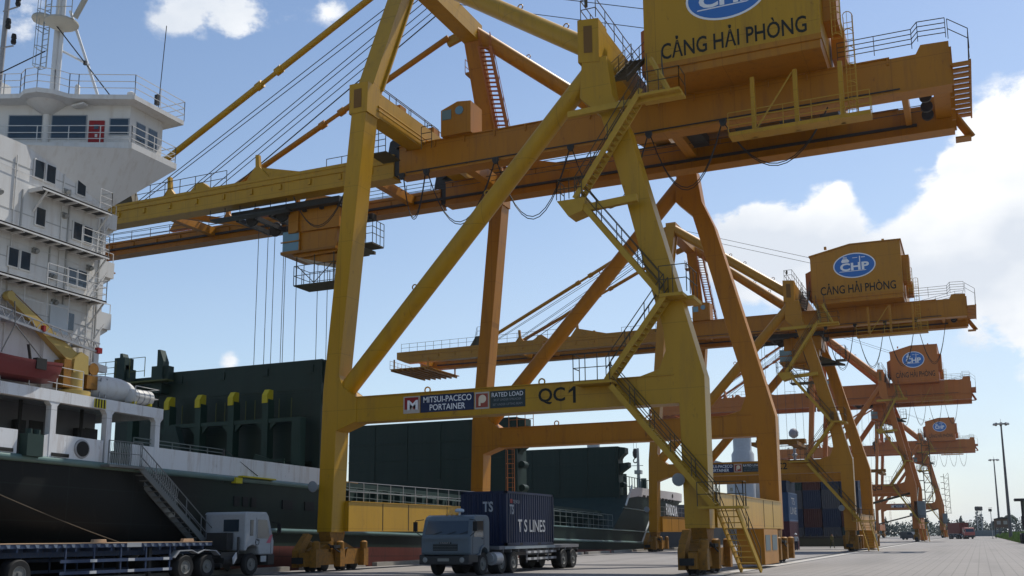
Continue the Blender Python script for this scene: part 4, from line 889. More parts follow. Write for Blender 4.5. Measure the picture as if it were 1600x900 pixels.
b = sb_(); b.box(c2_.x-2, c2_.x+.1, c2_.y-.6, c2_.y+.6, 22.6, 23.4); b.rail([(c2_.x-1.5, c2_.y-.55, 23.4), (c2_.x+.3, c2_.y-.5, 23.4)], sp=.7); b.build('compass_deck', WHITE, wh)
# boat-deck fittings: ladder boom in lattice, rails
b = sb_()
for i in range(14):
    Y = 27.2+i*.5; z = 10.75-i*.055; b.beam((-35.5, Y, z), (-35.5, Y+.25, z+.35), .03, .03); b.beam((-35.5, Y+.25, z+.35), (-35.5, Y+.5, z-.05), .03, .03)
b.beam((-35.5, 27.2, 10.75), (-35.5, 34.2, 10.0), .08, .10); b.beam((-35.5, 27.2, 11.15), (-35.5, 34.2, 10.4), .05, .05); b.beam((-35.8, 27.2, 10.95), (-35.8, 33.2, 10.3), .06, .25)
b.beam((-36.2, 29.6, 10.6), (-35.5, 29.6, 10.5), .12, .12); b.beam((-36.2, 33.3, 10.2), (-35.5, 33.3, 10.1), .12, .12); lb = b.build('ladder_boom', STEEL, ship)
b = sb_(); b.box(-35.58, -35.38, 34.0, 34.25, 9.95, 10.2); b.box(-35.58, -35.4, 31.0, 31.12, 10.35, 10.6); b.box(-35.58, -35.4, 28.6, 28.72, 10.65, 10.9); b.build('boom_end', REDM, lb)
b = sb_(); b.rail([(-35.1, 12, 7.86), (-35.1, 33, 7.86)], bars=(1, .66, .33), sp=1.4, r=.02); b.rail([(-35.1, 36.1, 7.86), (-35.1, 37.6, 7.86), (-44, 37.6, 7.86)], h=.9, bars=(1, .5), sp=1.4, r=.02); b.rail([(-36.1, 27, 11.0), (-35.7, 32.5, 11.0)], h=1.3, bars=(1, .5), sp=1.2, r=.02)
b.build('handrail', WHITE, ship)
b = sb_(); b.prism([(31.6, 7.9), (33.0, 7.9), (33.0, 9.0), (31.9, 10.9), (31.6, 10.9)], 'x', -36.2, -36.0); b.prism([(33.9, 9.3), (35.3, 9.3), (35.3, 9.6), (33.9, 9.7)], 'x', -36.4, -36.1); b.build('davit_plate', WHITE, ship)
# folded hatch covers standing on end
def hatch_pack(Y, z1, front, X0=-53, X1=-35.95):
    b = sb_()
    if front:
        b.box(X0+4.9, X1, Y, Y+1.5, 6.6, z1); b.box(X0, X0+4.9, Y+.6, Y+1.5, 6.6, z1-.25); b.box(X0-.2, X0+4.9, Y, Y+.62, z1-1.0, z1-.2)
    else: b.box(X0, X1, Y, Y+1.5, 5.2, z1)
    b.box(X0, X1-.4, Y+1.7, Y+3.0, 6.0, z1-.25)
    hp = b.build('folded_hatch_cover', GREEN, ship, bevel=.03)
    b = sb_()
    b.prism([(X1, z1-.05), (X1+.75, z1-.15), (X1+.75, z1-.75), (X1+.3, z1-1.1), (X1, z1-1.5)], 'y', Y+.2, Y+1.4)
    b.prism([(X1, z1-1.9), (X1+1.1, z1-1.8 if not front else z1-2.0), (X1+1.1, z1-2.3), (X1+.2, z1-2.9), (X1, z1-3.2)], 'y', Y+.3, Y+1.2)
    b.box(X1-.4, X1+.15, Y-.25, Y-.02, 5.2, z1-1.6 if front else z1-4.0)
    for z in (6.7, 8.7): b.tube((X1+.3, Y+.3, z), (X1+.3, Y+1.2, z), .3, 10)
    b.build('hinge_arm', GREEN, hp)
    b = sb_()
    for i in range(5):
        x = X0+2.5+i*3.4; b.box(x-.05, x+.35, Y-.06, Y-.005, z1-5.2 if not front else z1-.8, z1-.1 if not front else z1-.3)
    for z in (z1-1.8, z1-3.4): b.box(X0+5 if front else X0, X1-.1, Y-.035, Y-.004, z-.03, z+.03)
    b.build('stiffener', GREEN, hp)
    return hp
ha = hatch_pack(52.2, 12.85, True)
for x in (-46.86, -44.36, -41.78, -39.18, -49.9):
    b = sb_(); b.box(x-.22, x+.22, 51.0, 51.6, 4.9, 10.4); st_ = b.build('stacking_post', SHIPG, ship)
    b = sb_(); b.prism([(51.5, 10.4), (50.9, 10.15), (50.9, 10.65), (51.15, 11.0), (51.5, 11.0)], 'x', x-.19, x+.19); b.build('post_cap', YPNT, st_)
b = sb_(); b.box(-47, -37.2, 51.05, 51.4, 8.95, 9.2); b.prism([(-37.2, 9.2), (-36.6, 9.2), (-36.6, 5), (-37.2, 5)], 'y', 51, 51.6)
for x in (-46.86, -44.36, -41.78, -39.18):
    for s in (-1, 1): b.prism([(x+s*.3, 8.95), (x+s*.75, 8.95), (x+s*.3, 8.5)], 'y', 51.1, 51.3)
b.build('stacking_frame', SHIPG, ship)
b = sb_(); b.prism([(-47.4, 6.6), (-44.7, 6.6), (-45.6, 9.0), (-46.3, 9.0)], 'y', 50.4, 50.9); b.build('wedge_support', DGREEN, ship)
b = sb_()
for (xc, Y) in ((-41.0, 49.0), (-38.1, 49.4)): b.prism([(xc-1.1, 5.0), (xc+1.2, 5.0), (xc+.5, 6.6), (xc-.5, 6.9)], 'y', Y, Y+.12); b.box(xc+.5, xc+1.6, Y, Y+.1, 6.4, 6.55); b.box(xc+1.5, xc+1.6, Y, Y+.1, 5, 6.5)
b.build('fender_plate', SHIPG, ship)
b = sb_()
for x in (-51.6, -48.35): b.box(x-.45, x+.45, 51.5, 52.3, 11.4, 14.0 if x < -50 else 13.2); b.prism([(x-.1, 13.2), (x+.45, 13.2), (x+.45, 13.5), (x+.1, 14.3), (x-.1, 14.3)], 'y', 51.6, 52.1); b.box(x+.4, x+.8, 51.7, 52.2, 12.0, 13.2)
b.build('lashing_bracket', DGREEN, ship)
b = sb_(); b.rail([(-53.4, 51.2, 12.1), (-51.6, 51.2, 12.1)], h=1.6, bars=(1, .75, .5, .25), sp=.8); b.rail([(-50.4, 51.2, 12.5), (-49.1, 51.2, 12.5)], h=1.3, bars=(1, .3), sp=1.3); b.box(-53.5, -47, 51, 51.6, 12.1, 12.2)
for x in (-45.8, -43.1, -42.4, -40.8, -40.1, -38.3, -37.4): b.tube((x, 51.2, 9.2), (x, 51.2, 10.4), .03, 4)
b.build('handrail', mat('rail_olive', (.08, .09, .03), .6), ship)
hatch_pack(81.6, 12.8, False); hatch_pack(110.4, 12.95, False, X1=-36.3)
# coamings, deck rails and deck clutter along the holds
b = sb_(); b.box(-53.6, -37.4, 56, 80, 3.6, 5.7); b.box(-53.6, -37.4, 85, 109, 3.6, 5.7); b.box(-52, -38.5, 40, 50, 4.9, 6.3); b.build('hatch_coaming', DGREEN, ship)
b = sb_()
for Y in [57+i*1.6 for i in range(32)]: b.box(-37.4, -36.9, Y, Y+.15, 3.6, 5.4)
for Y in (58, 63, 68, 74, 79, 88, 94, 99, 104): b.tube((-36.2, Y, 3.6), (-36.2, Y, 4.4), .2, 8); b.box(-36.8, -36.2, Y+1, Y+1.8, 3.6, 4.6)
b.build('deck_clutter', DGREEN, ship)
RLG = mat('deck_rail_grey', (.13, .16, .15), .5)
b = sb_(); b.rail([(-35.15, 53.6, 3.6), (-35.15, 104.5, 3.6)], h=1.55, bars=(1, .62, .25), sp=1.5, r=.03); b.box(-36.2, -36.1, 54, 104, 5.05, 5.15); b.rail([(-35.15, 36.2, 6.03), (-35.15, 42.5, 6.03)], h=.35, bars=(1, .5), sp=1.2, r=.03)
b.build('deck_handrail', RLG, ship)
b = sb_(); b.rail([(-36.4, 111.5, 7.6), (-36.8, 128, 7.8)], h=2.2, bars=(1, .5), sp=1.1, r=.05)
for Y in (116, 117.5, 125.5): b.tube((-38, Y, 7.6), (-38, Y, 10.4), .35, 10)
b.build('forecastle_fitting', DGREEN, ship)
b = sb_(); b.tube((-42.5, 138, 8.0), (-42.5, 138, 15.5), .3, 8, r1=.15); b.beam((-43.8, 138, 13.1), (-41.8, 138, 13.1), .08, .08); b.cbox((-42.5, 138, 12.2), (.9, .9, .5)); b.tube((-41.9, 138, 8), (-42.4, 138, 12), .08, 5); b.build('foremast', mat('foremast_grey', (.35, .37, .37), .5), ship)
# deck davit on the sheer strake
b = sb_(); b.tube((-35.0, 42.3, 4.7), (-35.0, 42.3, 6.4), .05, 6); b.tube((-34.9, 45.0, 5.2), (-35.0, 42.3, 6.4), .02, 4); b.build('davit_post', DARK, ship)
b = sb_(); b.box(-35.0, -34.6, 43.4, 46.2, 5.04, 5.11); b.box(-35.0, -34.7, 43.0, 43.5, 4.7, 5.0); b.build('hinged_step', YPNT, ship)

# things that stand on the ship
def on(o, lab, cat, grp=None): tag(o, lab, cat, grp); return o
rb = empty('rescue_boat', (-35.3, 29.6, 8.1)); on(rb, 'open red rescue boat hanging under the yellow davit crane on the boat deck', 'boat')
b = MB((-35.3, 29.6, 8.1)); rows = []
for i in range(13):
    t = i/12; Y = 27.4+4.4*t; wv = .75*(1-abs(2*t-1)**2.6)**.6+.02; sh = .18*(2*t-1)**2; kz = .25*abs(2*t-1)**4
    rows.append([(-35.3+wv*c0, Y+(t-.5)*.5*k0, 8.1+kz*(1-k0)+.85*k0+sh*k0) for c0, k0 in ((-1, 1), (-.95, .6), (-.7, .2), (0, 0), (.7, .2), (.95, .6), (1, 1))])
b.grid_mesh(rows); b.grid_mesh([[(r_[0][0], r_[0][1], r_[0][2]-.12), (r_[-1][0], r_[-1][1], r_[-1][2]-.12)] for r_ in rows]); b.build('hull', BOATR, rb)
b = MB((-35.3, 29.6, 8.1)); b.box(-34.75, -34.5, 30.0, 30.5, 8.6, 9.05); b.tube((-35.3, 30.4, 8.9), (-35.3, 30.2, 9.7), .06, 6); b.build('outboard_motor', BLK, rb)
b = MB((-35.3, 29.6, 8.1)); b.path([(-34.9, 28.6, 9.1), (-35.3, 29.5, 10.4), (-34.9, 30.6, 9.1)], .025, 4); b.tube((-35.3, 29.5, 10.4), (-35.5, 29.55, 11.4), .025, 4); b.build('lifting_sling', ROPE, rb)
dc = empty('deck_crane', (-35.8, 33.1, 7.86)); on(dc, 'yellow davit crane with its jib raised aft, standing on the boat deck', 'crane')
b = MB((-35.8, 33.1, 7.86)); b.lathe((-35.8, 33.1, 7.86), (0, 0, 1), [(.75, 0), (.75, .25), (.42, .3), (.42, 1.1)], 18); b.prism([(32.75, 8.9), (33.6, 8.9), (33.55, 9.7), (33.15, 9.85), (32.8, 9.5)], 'x', -36.15, -35.45); b.build('pedestal', DAVIT, dc)
b = MB((-35.8, 33.1, 7.86)); b.beam((-35.8, 33.2, 9.35), (-35.8, 29.5, 11.65), .42, .62, w1=.22, h1=.26); b.lathe((-35.95, 29.5, 11.65), (1, 0, 0), [(.2, 0), (.22, .15), (.2, .3)], 12); b.build('jib', DAVIT, dc)
b = MB((-35.8, 33.1, 7.86)); b.lathe((-35.9, 33.95, 9.2), (1, 0, 0), [(.28, -.2), (.2, -.15), (.2, .35), (.28, .4)], 16); b.box(-36.1, -35.5, 33.6, 34.2, 8.3, 8.9); b.tube((-35.8, 33.9, 9.4), (-35.8, 29.6, 11.9), .02, 4); b.box(-36.2, -35.4, 32.2, 32.6, 8.2, 9.4); b.build('winch', RUSTY, dc)
lb2 = empty('lifeboat', (-36.6, 35.4, 7.9)); on(lb2, 'white covered lifeboat at the edge of the boat deck beside the yellow davit crane', 'boat')
b = MB((-36.6, 35.4, 7.9)); rows = []
for i in range(11):
    t = i/10; Y = 33.9+3.1*t; r_ = (1-abs(2*t-1)**3)**.5*.8+.02; rows.append([(-36.2+r_*math.cos(a), Y, 8.45+r_*(.8 if math.sin(a) > 0 else .6)*math.sin(a)) for a in [2*math.pi*j/14 for j in range(15)]])
b.grid_mesh(rows); b.build('hull', WHITE, lb2)
b = MB((-36.6, 35.4, 7.9)); ladder(b, (-35.6, 34.4, 7.86), (-35.6, 34.5, 8.9), (0, .35, 0)); b.path([(-35.65, 34.0, 8.2), (-35.65, 34.2, 8.75), (-35.65, 34.6, 8.8)], .03, 4); b.build('boarding_ladder', STEEL, lb2)
b = MB((-36.6, 35.4, 7.9)); b.box(-36.9, -35.9, 34.6, 34.8, 7.86, 8.0); b.box(-36.9, -35.9, 36.2, 36.4, 7.86, 8.0); b.build('cradle', DARK, lb2)
lr = empty('life_raft', (-35.5, 36.75, 7.86)); on(lr, 'white banded life raft canister lying on its cradle at the end of the boat deck', 'life raft')
b = MB((-35.5, 36.75, 7.86)); b.lathe((-35.5, 36.0, 8.28), (0, 1, 0), [(.12, 0), (.3, .05), (.34, .12), (.34, 1.38), (.3, 1.45), (.12, 1.5)], 18); cn = b.build('canister', WHITE, lr)
b = MB((-35.5, 36.75, 7.86))
for y_ in (36.4, 36.75, 37.1): b.lathe((-35.5, y_, 8.28), (0, 1, 0), [(.345, 0), (.355, .01), (.355, .05), (.345, .06)], 18)
b.build('strap', STEEL, cn)
b = MB((-35.5, 36.75, 7.86)); b.box(-35.8, -35.2, 36.2, 36.3, 7.86, 8.0); b.box(-35.8, -35.2, 37.2, 37.3, 7.86, 8.0); b.build('cradle', YPNT, lr)
gw = empty('gangway', (-33.6, 39.8, .2)); on(gw, 'grey gangway with rope netting slanting from the ship down to the quay', 'gangway')
b = MB((-33.6, 39.8, .2)); p0, p1 = V((-34.5, 36.0, 4.95)), V((-33.5, 41.2, .25)); stairs(b, p1, p0, (-.7, -.0, 0), n=20, rails=False); b.box(-35.6, -34.3, 34.0, 36.1, 4.85, 4.95); b.build('steps', mat('gangway_grey', (.12, .13, .13), .5), gw)
b = MB((-33.6, 39.8, .2)); 
for dx in (0, -.7):
    q = V((dx, 0, 0))
    for h in (.5, 1.0): b.tube(p0+q+V((0, 0, h)), p1+q+V((0, 0, h)), .025, 4)
    for i in range(7): r_ = (p0+q).lerp(p1+q, i/6); b.tube(r_, r_+V((0, 0, 1.0)), .025, 4)
b.rail([(-34.4, 34.0, 4.95), (-34.4, 36.0, 4.95)], sp=.7); b.build('handrail', mat('gangway_rail', (.14, .15, .15), .5), gw)
b = MB((-33.6, 39.8, .2))
for i in range(20): Y = 34.0+i*.1; b.tube((-34.35, Y, 4.95), (-34.35, Y+.1, 5.95), .007, 3); b.tube((-34.35, Y+.1, 4.95), (-34.35, Y, 5.95), .007, 3)
for i in range(22):
    a = p0.lerp(p1, i/55); c_ = p0.lerp(p1, (i+1.4)/55); b.tube(a, c_+V((0, 0, 1)), .007, 3); b.tube(a+V((0, 0, 1)), c_, .007, 3)
b.build('safety_net', mat('net_pale', (.35, .38, .38), .8), gw)
b = MB(); pts = [V((-34.9, 24.0, 5.3)).lerp(V((-33.4, 38.6, .5)), i/12)-V((0, 0, .35*(1-(2*i/12-1)**2))) for i in range(13)]; b.path(pts, .022, 6)
on(b.build('mooring_rope', mat('rope_tan', (.09, .075, .055), .9)), 'tan mooring rope running down past the ship\'s dark stern to the quay', 'rope')
b = MB(); b.lathe((-33.4, 38.7, .0), (0, 0, 1), [(.3, 0), (.2, .05), (.17, .4), (.28, .48), (.25, .6), (.1, .63)], 16); on(b.build('bollard', DARK), 'dark iron bollard on the quay edge holding the mooring rope', 'bollard')

# ------------------------------------------------------------------ trucks and containers
def wheel_bm(x, y, r=.52, w_=.28, off=(0, 0, 0), side=1, dual=False):
    b = MB(off); ww = w_*(2.05 if dual else 1)
    b.lathe((x-side*ww, y, r), (side, 0, 0), [(r*.55, 0), (r*.92, 0), (r, .05), (r, ww-.05), (r*.92, ww), (r*.58, ww-.01), (r*.55, ww-.06)], 28)
    h = MB(off); h.lathe((x, y, r), (side, 0, 0), [(r*.56, -.05), (r*.56, -.005), (r*.5, -.02), (r*.44, -.12), (r*.2, -.10 if not dual else -.12), (r*.18, .03), (.02, .035)], 24)
    for i in range(8):
        a = 2*math.pi*i/8; h.cbox((x-side*.07, y+r*.32*math.cos(a), r+r*.32*math.sin(a)), (.05, .04, .04))
    return b, h
def add_wheel(x, y, r, parent, off, side, dual):
    b, h = wheel_bm(x, y, r, off=off, side=side, dual=dual)
    w_ = b.build('wheel', BLK, parent); h.build('rim', STEEL if False else mat('rim_grey', (.16, .16, .15), .6, var=.25, scale=6), w_)
def build_truck(loc, rz, label, style, cabm, group='lorries parked and moving on the quay', bed_len=13.7, bedz=1.28):
    """front of the cab at local y=0, lorry runs back along +y"""
    t = empty('semi_truck', loc, rz); tag(t, label, 'truck', group); O = (0, 0, 0)
    hw = 1.24
    b = MB(O)
    if style == 'rounded':
        prof = [(0.02, .92), (-.02, 1.05), (.0, 1.72), (.05, 1.80), (.30, 2.48), (.42, 2.62), (.62, 2.70), (1.75, 2.70), (1.95, 2.62), (2.02, 2.4), (2.02, 1.02), (1.72, 1.02), (1.62, 1.16), (1.35, 1.26), (1.08, 1.16), (.95, .92)]
    else:
        prof = [(0.0, .95), (-.02, 1.6), (.05, 1.75), (.42, 2.78), (.6, 2.98), (2.1, 2.98), (2.2, 2.9), (2.2, 1.15), (2.05, 1.15), (1.98, 1.3), (1.6, 1.42), (1.2, 1.3), (1.1, .95)]
    b.prism(prof, 'x', -hw, hw); cab = b.build('cab', cabm, t, bevel=.07)
    def fy(z): # windshield plane
        a, c_ = (prof[3], prof[4]) if style == 'rounded' else (prof[2], prof[3]); return lerp(a[0], c_[0], (z-a[1])/(c_[1]-a[1]))
    z0, z1 = (1.84, 2.43) if style == 'rounded' else (1.85, 2.62)
    b = MB(O); b.add([(-1.08, fy(z0)-.012, z0), (1.08, fy(z0)-.012, z0), (1.02, fy(z1)-.012, z1), (-1.02, fy(z1)-.012, z1), (-1.08, fy(z0)+.02, z0), (1.08, fy(z0)+.02, z0), (1.02, fy(z1)+.02, z1), (-1.02, fy(z1)+.02, z1)], [(0, 1, 2, 3), (7, 6, 5, 4), (0, 4, 5, 1), (1, 5, 6, 2), (2, 6, 7, 3), (3, 7, 4, 0)])
    ws = b.build('windshield', GLASS, cab)
    b = MB(O)
    for x in (-.6, .1, .7): b.beam((x, fy(z0)-.03, z0+.0), (x+.38, fy(z0+.12)-.03, z0+.12), .02, .02)
    b.build('wiper', BLK, cab)
    for s in (-1, 1):
        b = MB(O); w0 = fy(z1)+.1
        b.prism([(fy(z0)+.28, z0+.0), (w0+.12, z1-.02), (1.3, z1), (1.3, z0-.12), (fy(z0)+.28, z0-.12)], 'x', s*hw-.01*s, s*(hw+.012)); b.build('side_window', GLASS, cab)
        b = MB(O); b.box(s*hw, s*(hw+.008), 1.38, 1.40, 1.15, z1+.08); b.box(s*hw, s*(hw+.008), .22, .24, 1.0, 1.72); b.box(s*hw, s*(hw+.03), 1.15, 1.3, 1.62, 1.66); b.build('door_seam', DARK, cab)
        if style != 'rounded':
            b = MB(O); b.box(s*(hw-.01), s*(hw+.012), 1.62, 1.86, 1.85, 2.6); b.build('quarter_window', GLASS, cab)
        b = MB(O); b.path([(s*1.15, .1, 2.5), (s*1.5, -.05, 2.45), (s*1.5, -.05, 1.95), (s*1.2, .05, 1.75)], .018, 5); b.box(s*1.5-.1, s*1.5+.1, -.09, -.03, 1.98, 2.4); b.build('mirror', BLK, cab)
        b = MB(O); b.lathe((s*.92, -.17, .72), (0, -1, 0), [(.13, 0), (.12, .03), (.05, .05)], 16); b.build('headlight', mat('headlight_glass', (.25, .25, .24), .15), t)
        b = MB(O); b.box(s*hw-.02*s, s*(hw+.03), .6, 2.0 if style == 'rounded' else 1.0, .62, .9) if style != 'rounded' else b.prism([(.62, .9), (.95, .92), (1.1, 1.18), (1.35, 1.27), (1.62, 1.18), (1.75, 1.0), (1.8, 1.02), (1.66, 1.25), (1.35, 1.36), (1.05, 1.26), (.9, 1.0)], 'x', s*(hw-.1), s*(hw+.05)); b.build('mudguard', cabm, cab)
    if style == 'rounded':
        b = MB(O); b.box(-.62, .62, -.03, .02, 1.12, 1.42); b.box(-.3, .3, -.035, .02, 1.42, 1.5); gr = b.build('grille', BLK, cab)
        b = MB(O)
        for z in (1.16, 1.23, 1.30, 1.37): b.box(-.6, .6, -.05, -.03, z, z+.02)
        for z in (1.62, 1.55): b.box(-1.1, 1.1, -.034, -.02, z, z+.012)
        b.build('grille_bar', mat('bar_grey', (.10, .12, .13), .4), gr)
        text('КАМАЗ', (0, -.036, 1.46), .5, .055, mat('badge_silver', (.5, .5, .5), .3), gr, 'badge')
        b = MB(O); b.tube((.4, .6, 2.68), (.4, .6, 2.84), .045, 8); b.lathe((.4, .6, 2.82), (0, 0, 1), [(.18, 0), (.22, .04), (.2, .13), (.1, .16)], 16); b.build('roof_vent', mat('vent_pale', (.38, .45, .52), .5), cab)
        b = MB(O)
        for x in (-.25, 0, .25): b.lathe((x, .62, 2.68), (0, 0, 1), [(.06, 0), (.06, .05), (.02, .08)], 8)
        b.build('roof_lamp', mat('amber_lens', (.5, .25, .03), .3), cab)
        b = MB(O); b.box(.15, .6, fy(2.1)-.022, fy(2.1)-.014, 2.02, 2.3); 
        b = MB(O); b.box(-1.22, 1.22, -.2, .25, .52, .88); b.box(-1.24, -1.0, -.16, .8, .6, .95); b.box(1.0, 1.24, -.16, .8, .6, .95); b.build('bumper', DARK, t, bevel=.03)
        b = MB(O); b.box(-.28, .28, -.215, -.2, .66, .79); pl = b.build('number_plate', mat('plate_dim', (.22, .22, .2), .5), t)
        b = MB(O); b.lathe((1.15, 2.35, .72), (0, 1, 0), [(.3, 0), (.3, .75)], 18); b.lathe((1.1, 2.2, .75), (0, 1, 0), [(.22, 0), (.22, .12)], 14); b.build('fuel_tank', mat('tank_pale', (.42, .42, .42), .35, .3), t)
    else:
        b = MB(O); b.box(-1.22, 1.22, -.1, .4, .45, .95); b.build('bumper', DARK, t, bevel=.03)
        b = MB(O); b.box(-.85, .05, 2.2, 2.215, 2.05, 2.62); b.build('rear_window', GLASS, cab)
        b = MB(O); b.lathe((-.75, 2.5, .75), (0, 1, 0), [(.28, 0), (.28, .9)], 16); b.box(-.6, .6, 2.3, 2.75, 1.2, 2.0); b.tube((.95, 2.45, 1.0), (.95, 2.45, 2.85), .035, 6); b.tube((-1.0, 2.4, 1.0), (-1.0, 2.4, 1.8), .06, 6)
        b.box(-1.0, 1.0, 2.4, 3.6, .85, 1.1); b.build('engine_gear', DARK, t)
        for s in (-1, 1):
            b = MB(O); b.add([(s*(hw+.014), .3, 1.5), (s*(hw+.014), .62, 1.5), (s*(hw+.014), .28, 1.9), (s*(hw+.014), .12, 1.9)], [(0, 1, 2, 3)]); b.build('door_decal', mat('decal_pink', (.45, .12, .16), .5), cab)
            b = MB(O); b.ring((s*(hw+.012), 1.3, 1.55), (1, 0, 0), .14, .012); b.build('door_emblem', BLK, cab)
            b = MB(O); b.beam((s*1.0, 2.5, .95), (s*1.22, 3.0, .7), .05, .3); b.build('splash_flap', mat('flap_pale', (.5, .52, .55), .4), t)
    # chassis and wheels
    b = MB(O); b.box(-.5, -.38, .3, 6.0, .78, 1.0); b.box(.38, .5, .3, 6.0, .78, 1.0)
    for y in (1.2, 3.4, 4.7): b.tube((-.9, y, .52), (.9, y, .52), .1, 8)
    b.box(-.45, .45, .3, 2.2, .55, 1.0); b.build('chassis', DARK, t)
    fyw = 1.35 if style == 'rounded' else 1.65
    axles = [(fyw, False)]+([(3.4, True), (4.75, True)] if style == 'rounded' else [(4.75, True), (6.15, True)])
    rearax = [bed_len-2.3, bed_len-.85] if style == 'rounded' else [bed_len-2.4, bed_len-.95]
    for y, du in axles+[(q, True) for q in rearax]:
        for s in (-1, 1): add_wheel(s*1.22, y, .52, t, O, s, du)
    # semi-trailer
    ys = 3.1 if style == 'rounded' else 4.5
    b = MB(O); b.box(-1.22, 1.22, ys, bed_len, bedz-.16, bedz); b.box(-.5, -.36, ys, bed_len, bedz-.5, bedz-.16); b.box(.36, .5, ys, bed_len, bedz-.5, bedz-.16)
    y = ys+.5
    while y < bed_len: b.box(-1.18, 1.18, y, y+.08, bedz-.3, bedz-.16); y += .9
    bed = b.build('trailer_bed', TGREY if style == 'rounded' else TRAILB, t)
    b = MB(O)
    for q in rearax: b.tube((-.9, q, .52), (.9, q, .52), .09, 8)
    b.box(-.9, -.75, ys+2.2 if style == 'rounded' else ys+3.4, ys+2.35 if style == 'rounded' else ys+3.55, .1, bedz-.2); b.box(.75, .9, ys+2.2 if style == 'rounded' else ys+3.4, ys+2.35 if style == 'rounded' else ys+3.55, .1, bedz-.2)
    b.build('landing_gear', DARK, t)
    g0, g1 = (6.3, 10.3) if style == 'rounded' else (7.0, 13.0)
    b = MB(O)
    for s in (-1, 1):
        for z in ((.95, .62) if style == 'rounded' else (.92, .48)): b.box(s*1.2-.02, s*1.2+.02, g0, g1, z-.06, z+.06)
        y = g0+.1
        while y < g1: b.box(s*1.17-.03, s*1.17+.03, y, y+.06, .45, bedz-.16); y += 1.4
    sg_ = b.build('side_guard', TRAILB if style != 'rounded' else TGREY, t)
    b = MB(O)
    for s in (-1, 1):
        for z in ((.95, .62) if style == 'rounded' else (.92, .48)):
            y = g0+.2
            while y < g1-.3: b.box(s*1.222-.004, s*1.222+.004, y, y+.35, z-.055, z+.055); y += .75 if style == 'rounded' else 2.0
    b.build('reflector_stripe', mat('stripe_pale', (.45, .46, .47), .6, var=.25), sg_)
    if style == 'rounded':
        b = MB(O); b.box(-1.24, -1.215, ys+.6, ys+7.0, bedz-.15, bedz-.01); b.box(1.215, 1.24, ys+.6, ys+7.0, bedz-.15, bedz-.01); b.build('side_rail', mat('rail_pale_blue', (.25, .29, .32), .5), bed)
    else:
        b = MB(O); b.box(-1.24, 1.24, ys, bed_len, bedz+.002, bedz+.03); b.build('deck_plank', TOUGE, bed)
        b = MB(O)
        y = ys+.3
        while y < bed_len:
            for s in (-1, 1): b.prism([(y, bedz-.02), (y+.2, bedz-.02), (y+.12, bedz-.14), (y+.02, bedz-.14)], 'x', s*1.22, s*1.25)
            y += .42
        b.build('edge_slat', mat('hook_blue', (.13, .16, .21), .6, var=.4, scale=6), bed)
        b = MB(O)
        for s in (-1, 1):
            b.box(s*1.25, s*1.262, 8.9, 9.7, bedz-.16, bedz+.02)
            b.prism([(3.9, 1.0), (4.2, 1.22), (5.0, 1.26), (5.4, 1.12), (5.8, 1.26), (6.6, 1.24), (6.9, .95), (6.85, .92), (6.55, 1.2), (5.8, 1.22), (5.4, 1.08), (5.0, 1.22), (4.25, 1.18), (3.95, .98)], 'x', s*.9, s*1.24)
        b.build('mudguard', mat('guard_grey', (.3, .31, .32), .5), t)
    b = MB(O); b.box(-1.1, 1.1, bed_len-.06, bed_len+.04, .55, .7); b.box(-1.15, -.85, bed_len, bed_len+.05, .85, 1.0); b.box(.85, 1.15, bed_len, bed_len+.05, .85, 1.0); b.build('tail_bar', DARK, t)
    return t
TX = -21.85
build_truck((TX, 41.6, 0), 0, 'blue-grey lorry facing the camera with a dark blue container on its trailer', 'rounded', BLUE)
build_truck((-32.95, 42.3, 0), math.pi, 'pale cabbed lorry seen from behind at the lower left, its long flatbed trailer empty', 'square', WTRK, bed_len=17.2, bedz=1.58)
def corr_side(b, axis, fixed, a0, a1, z0, z1, out, depth=.045, per=.28):
    """corrugated sheet: a row of trapezoid ribs"""
    pts = []; a = a0
    while a < a1-1e-6:
        for q, d in ((0, 0), (.25, 0), (.38, 1), (.63, 1), (.75, 0)):
            if a+q*per <= a1: pts.append((a+q*per, d*depth))
        a += per
    pts.append((a1, 0)); vs = []
    for p, d in pts:
        for z in (z0, z1): vs.append((fixed-out*d, p, z) if axis == 'x' else (p, fixed-out*d, z))
    b.add(vs, [(2*i, 2*i+2, 2*i+3, 2*i+1) for i in range(len(pts)-1)])
def container_mesh(L_=6.06, h=2.59, w_=2.44):
    b = MB(); x0, x1 = -w_/2, w_/2
    for x in (x0, x1-.14):
        for y in (0, L_-.14): b.box(x, x+.14, y, y+.14, 0, h)
    for x in (x0, x1-.08):
        b.box(x, x+.08, 0, L_, 0, .14); b.box(x, x+.08, 0, L_, h-.1, h)
    for y in (0, L_-.08): b.box(x0, x1, y, y+.08, 0, .14); b.box(x0, x1, y, y+.08, h-.12, h)
    corr_side(b, 'x', x1-.02, .14, L_-.14, .14, h-.1, 1); corr_side(b, 'x', x0+.02, .14, L_-.14, .14, h-.1, -1)
    corr_side(b, 'y', .02, x0+.14, x1-.14, .14, h-.12, -1); corr_side(b, 'y', L_-.02, x0+.14, x1-.14, .14, h-.12, 1)
    b.box(x0+.04, x1-.04, .04, L_-.04, h-.09, h-.06); b.box(x0+.04, x1-.04, .04, L_-.04, .1, .13)
    return b
co = container_mesh().build('shipping_container', CBLUE, recalc=False); co.location = (TX+.03, 45.45, 1.29)
tag(co, 'dark blue container with pale lettering on the trailer of the blue-grey lorry', 'container')
text('T S LINES', (1.215, 3.1, .95), 3.5, .62, mat('lettering_dim', (.33, .35, .38), .7), co, 'lettering', ux=(0, 1, 0), uy=(0, 0, 1), bold=.015)
text('TS', (1.215, .62, 1.72), .5, .48, MATS['lettering_dim'], co, 'lettering', ux=(0, 1, 0), uy=(0, 0, 1), bold=.03)
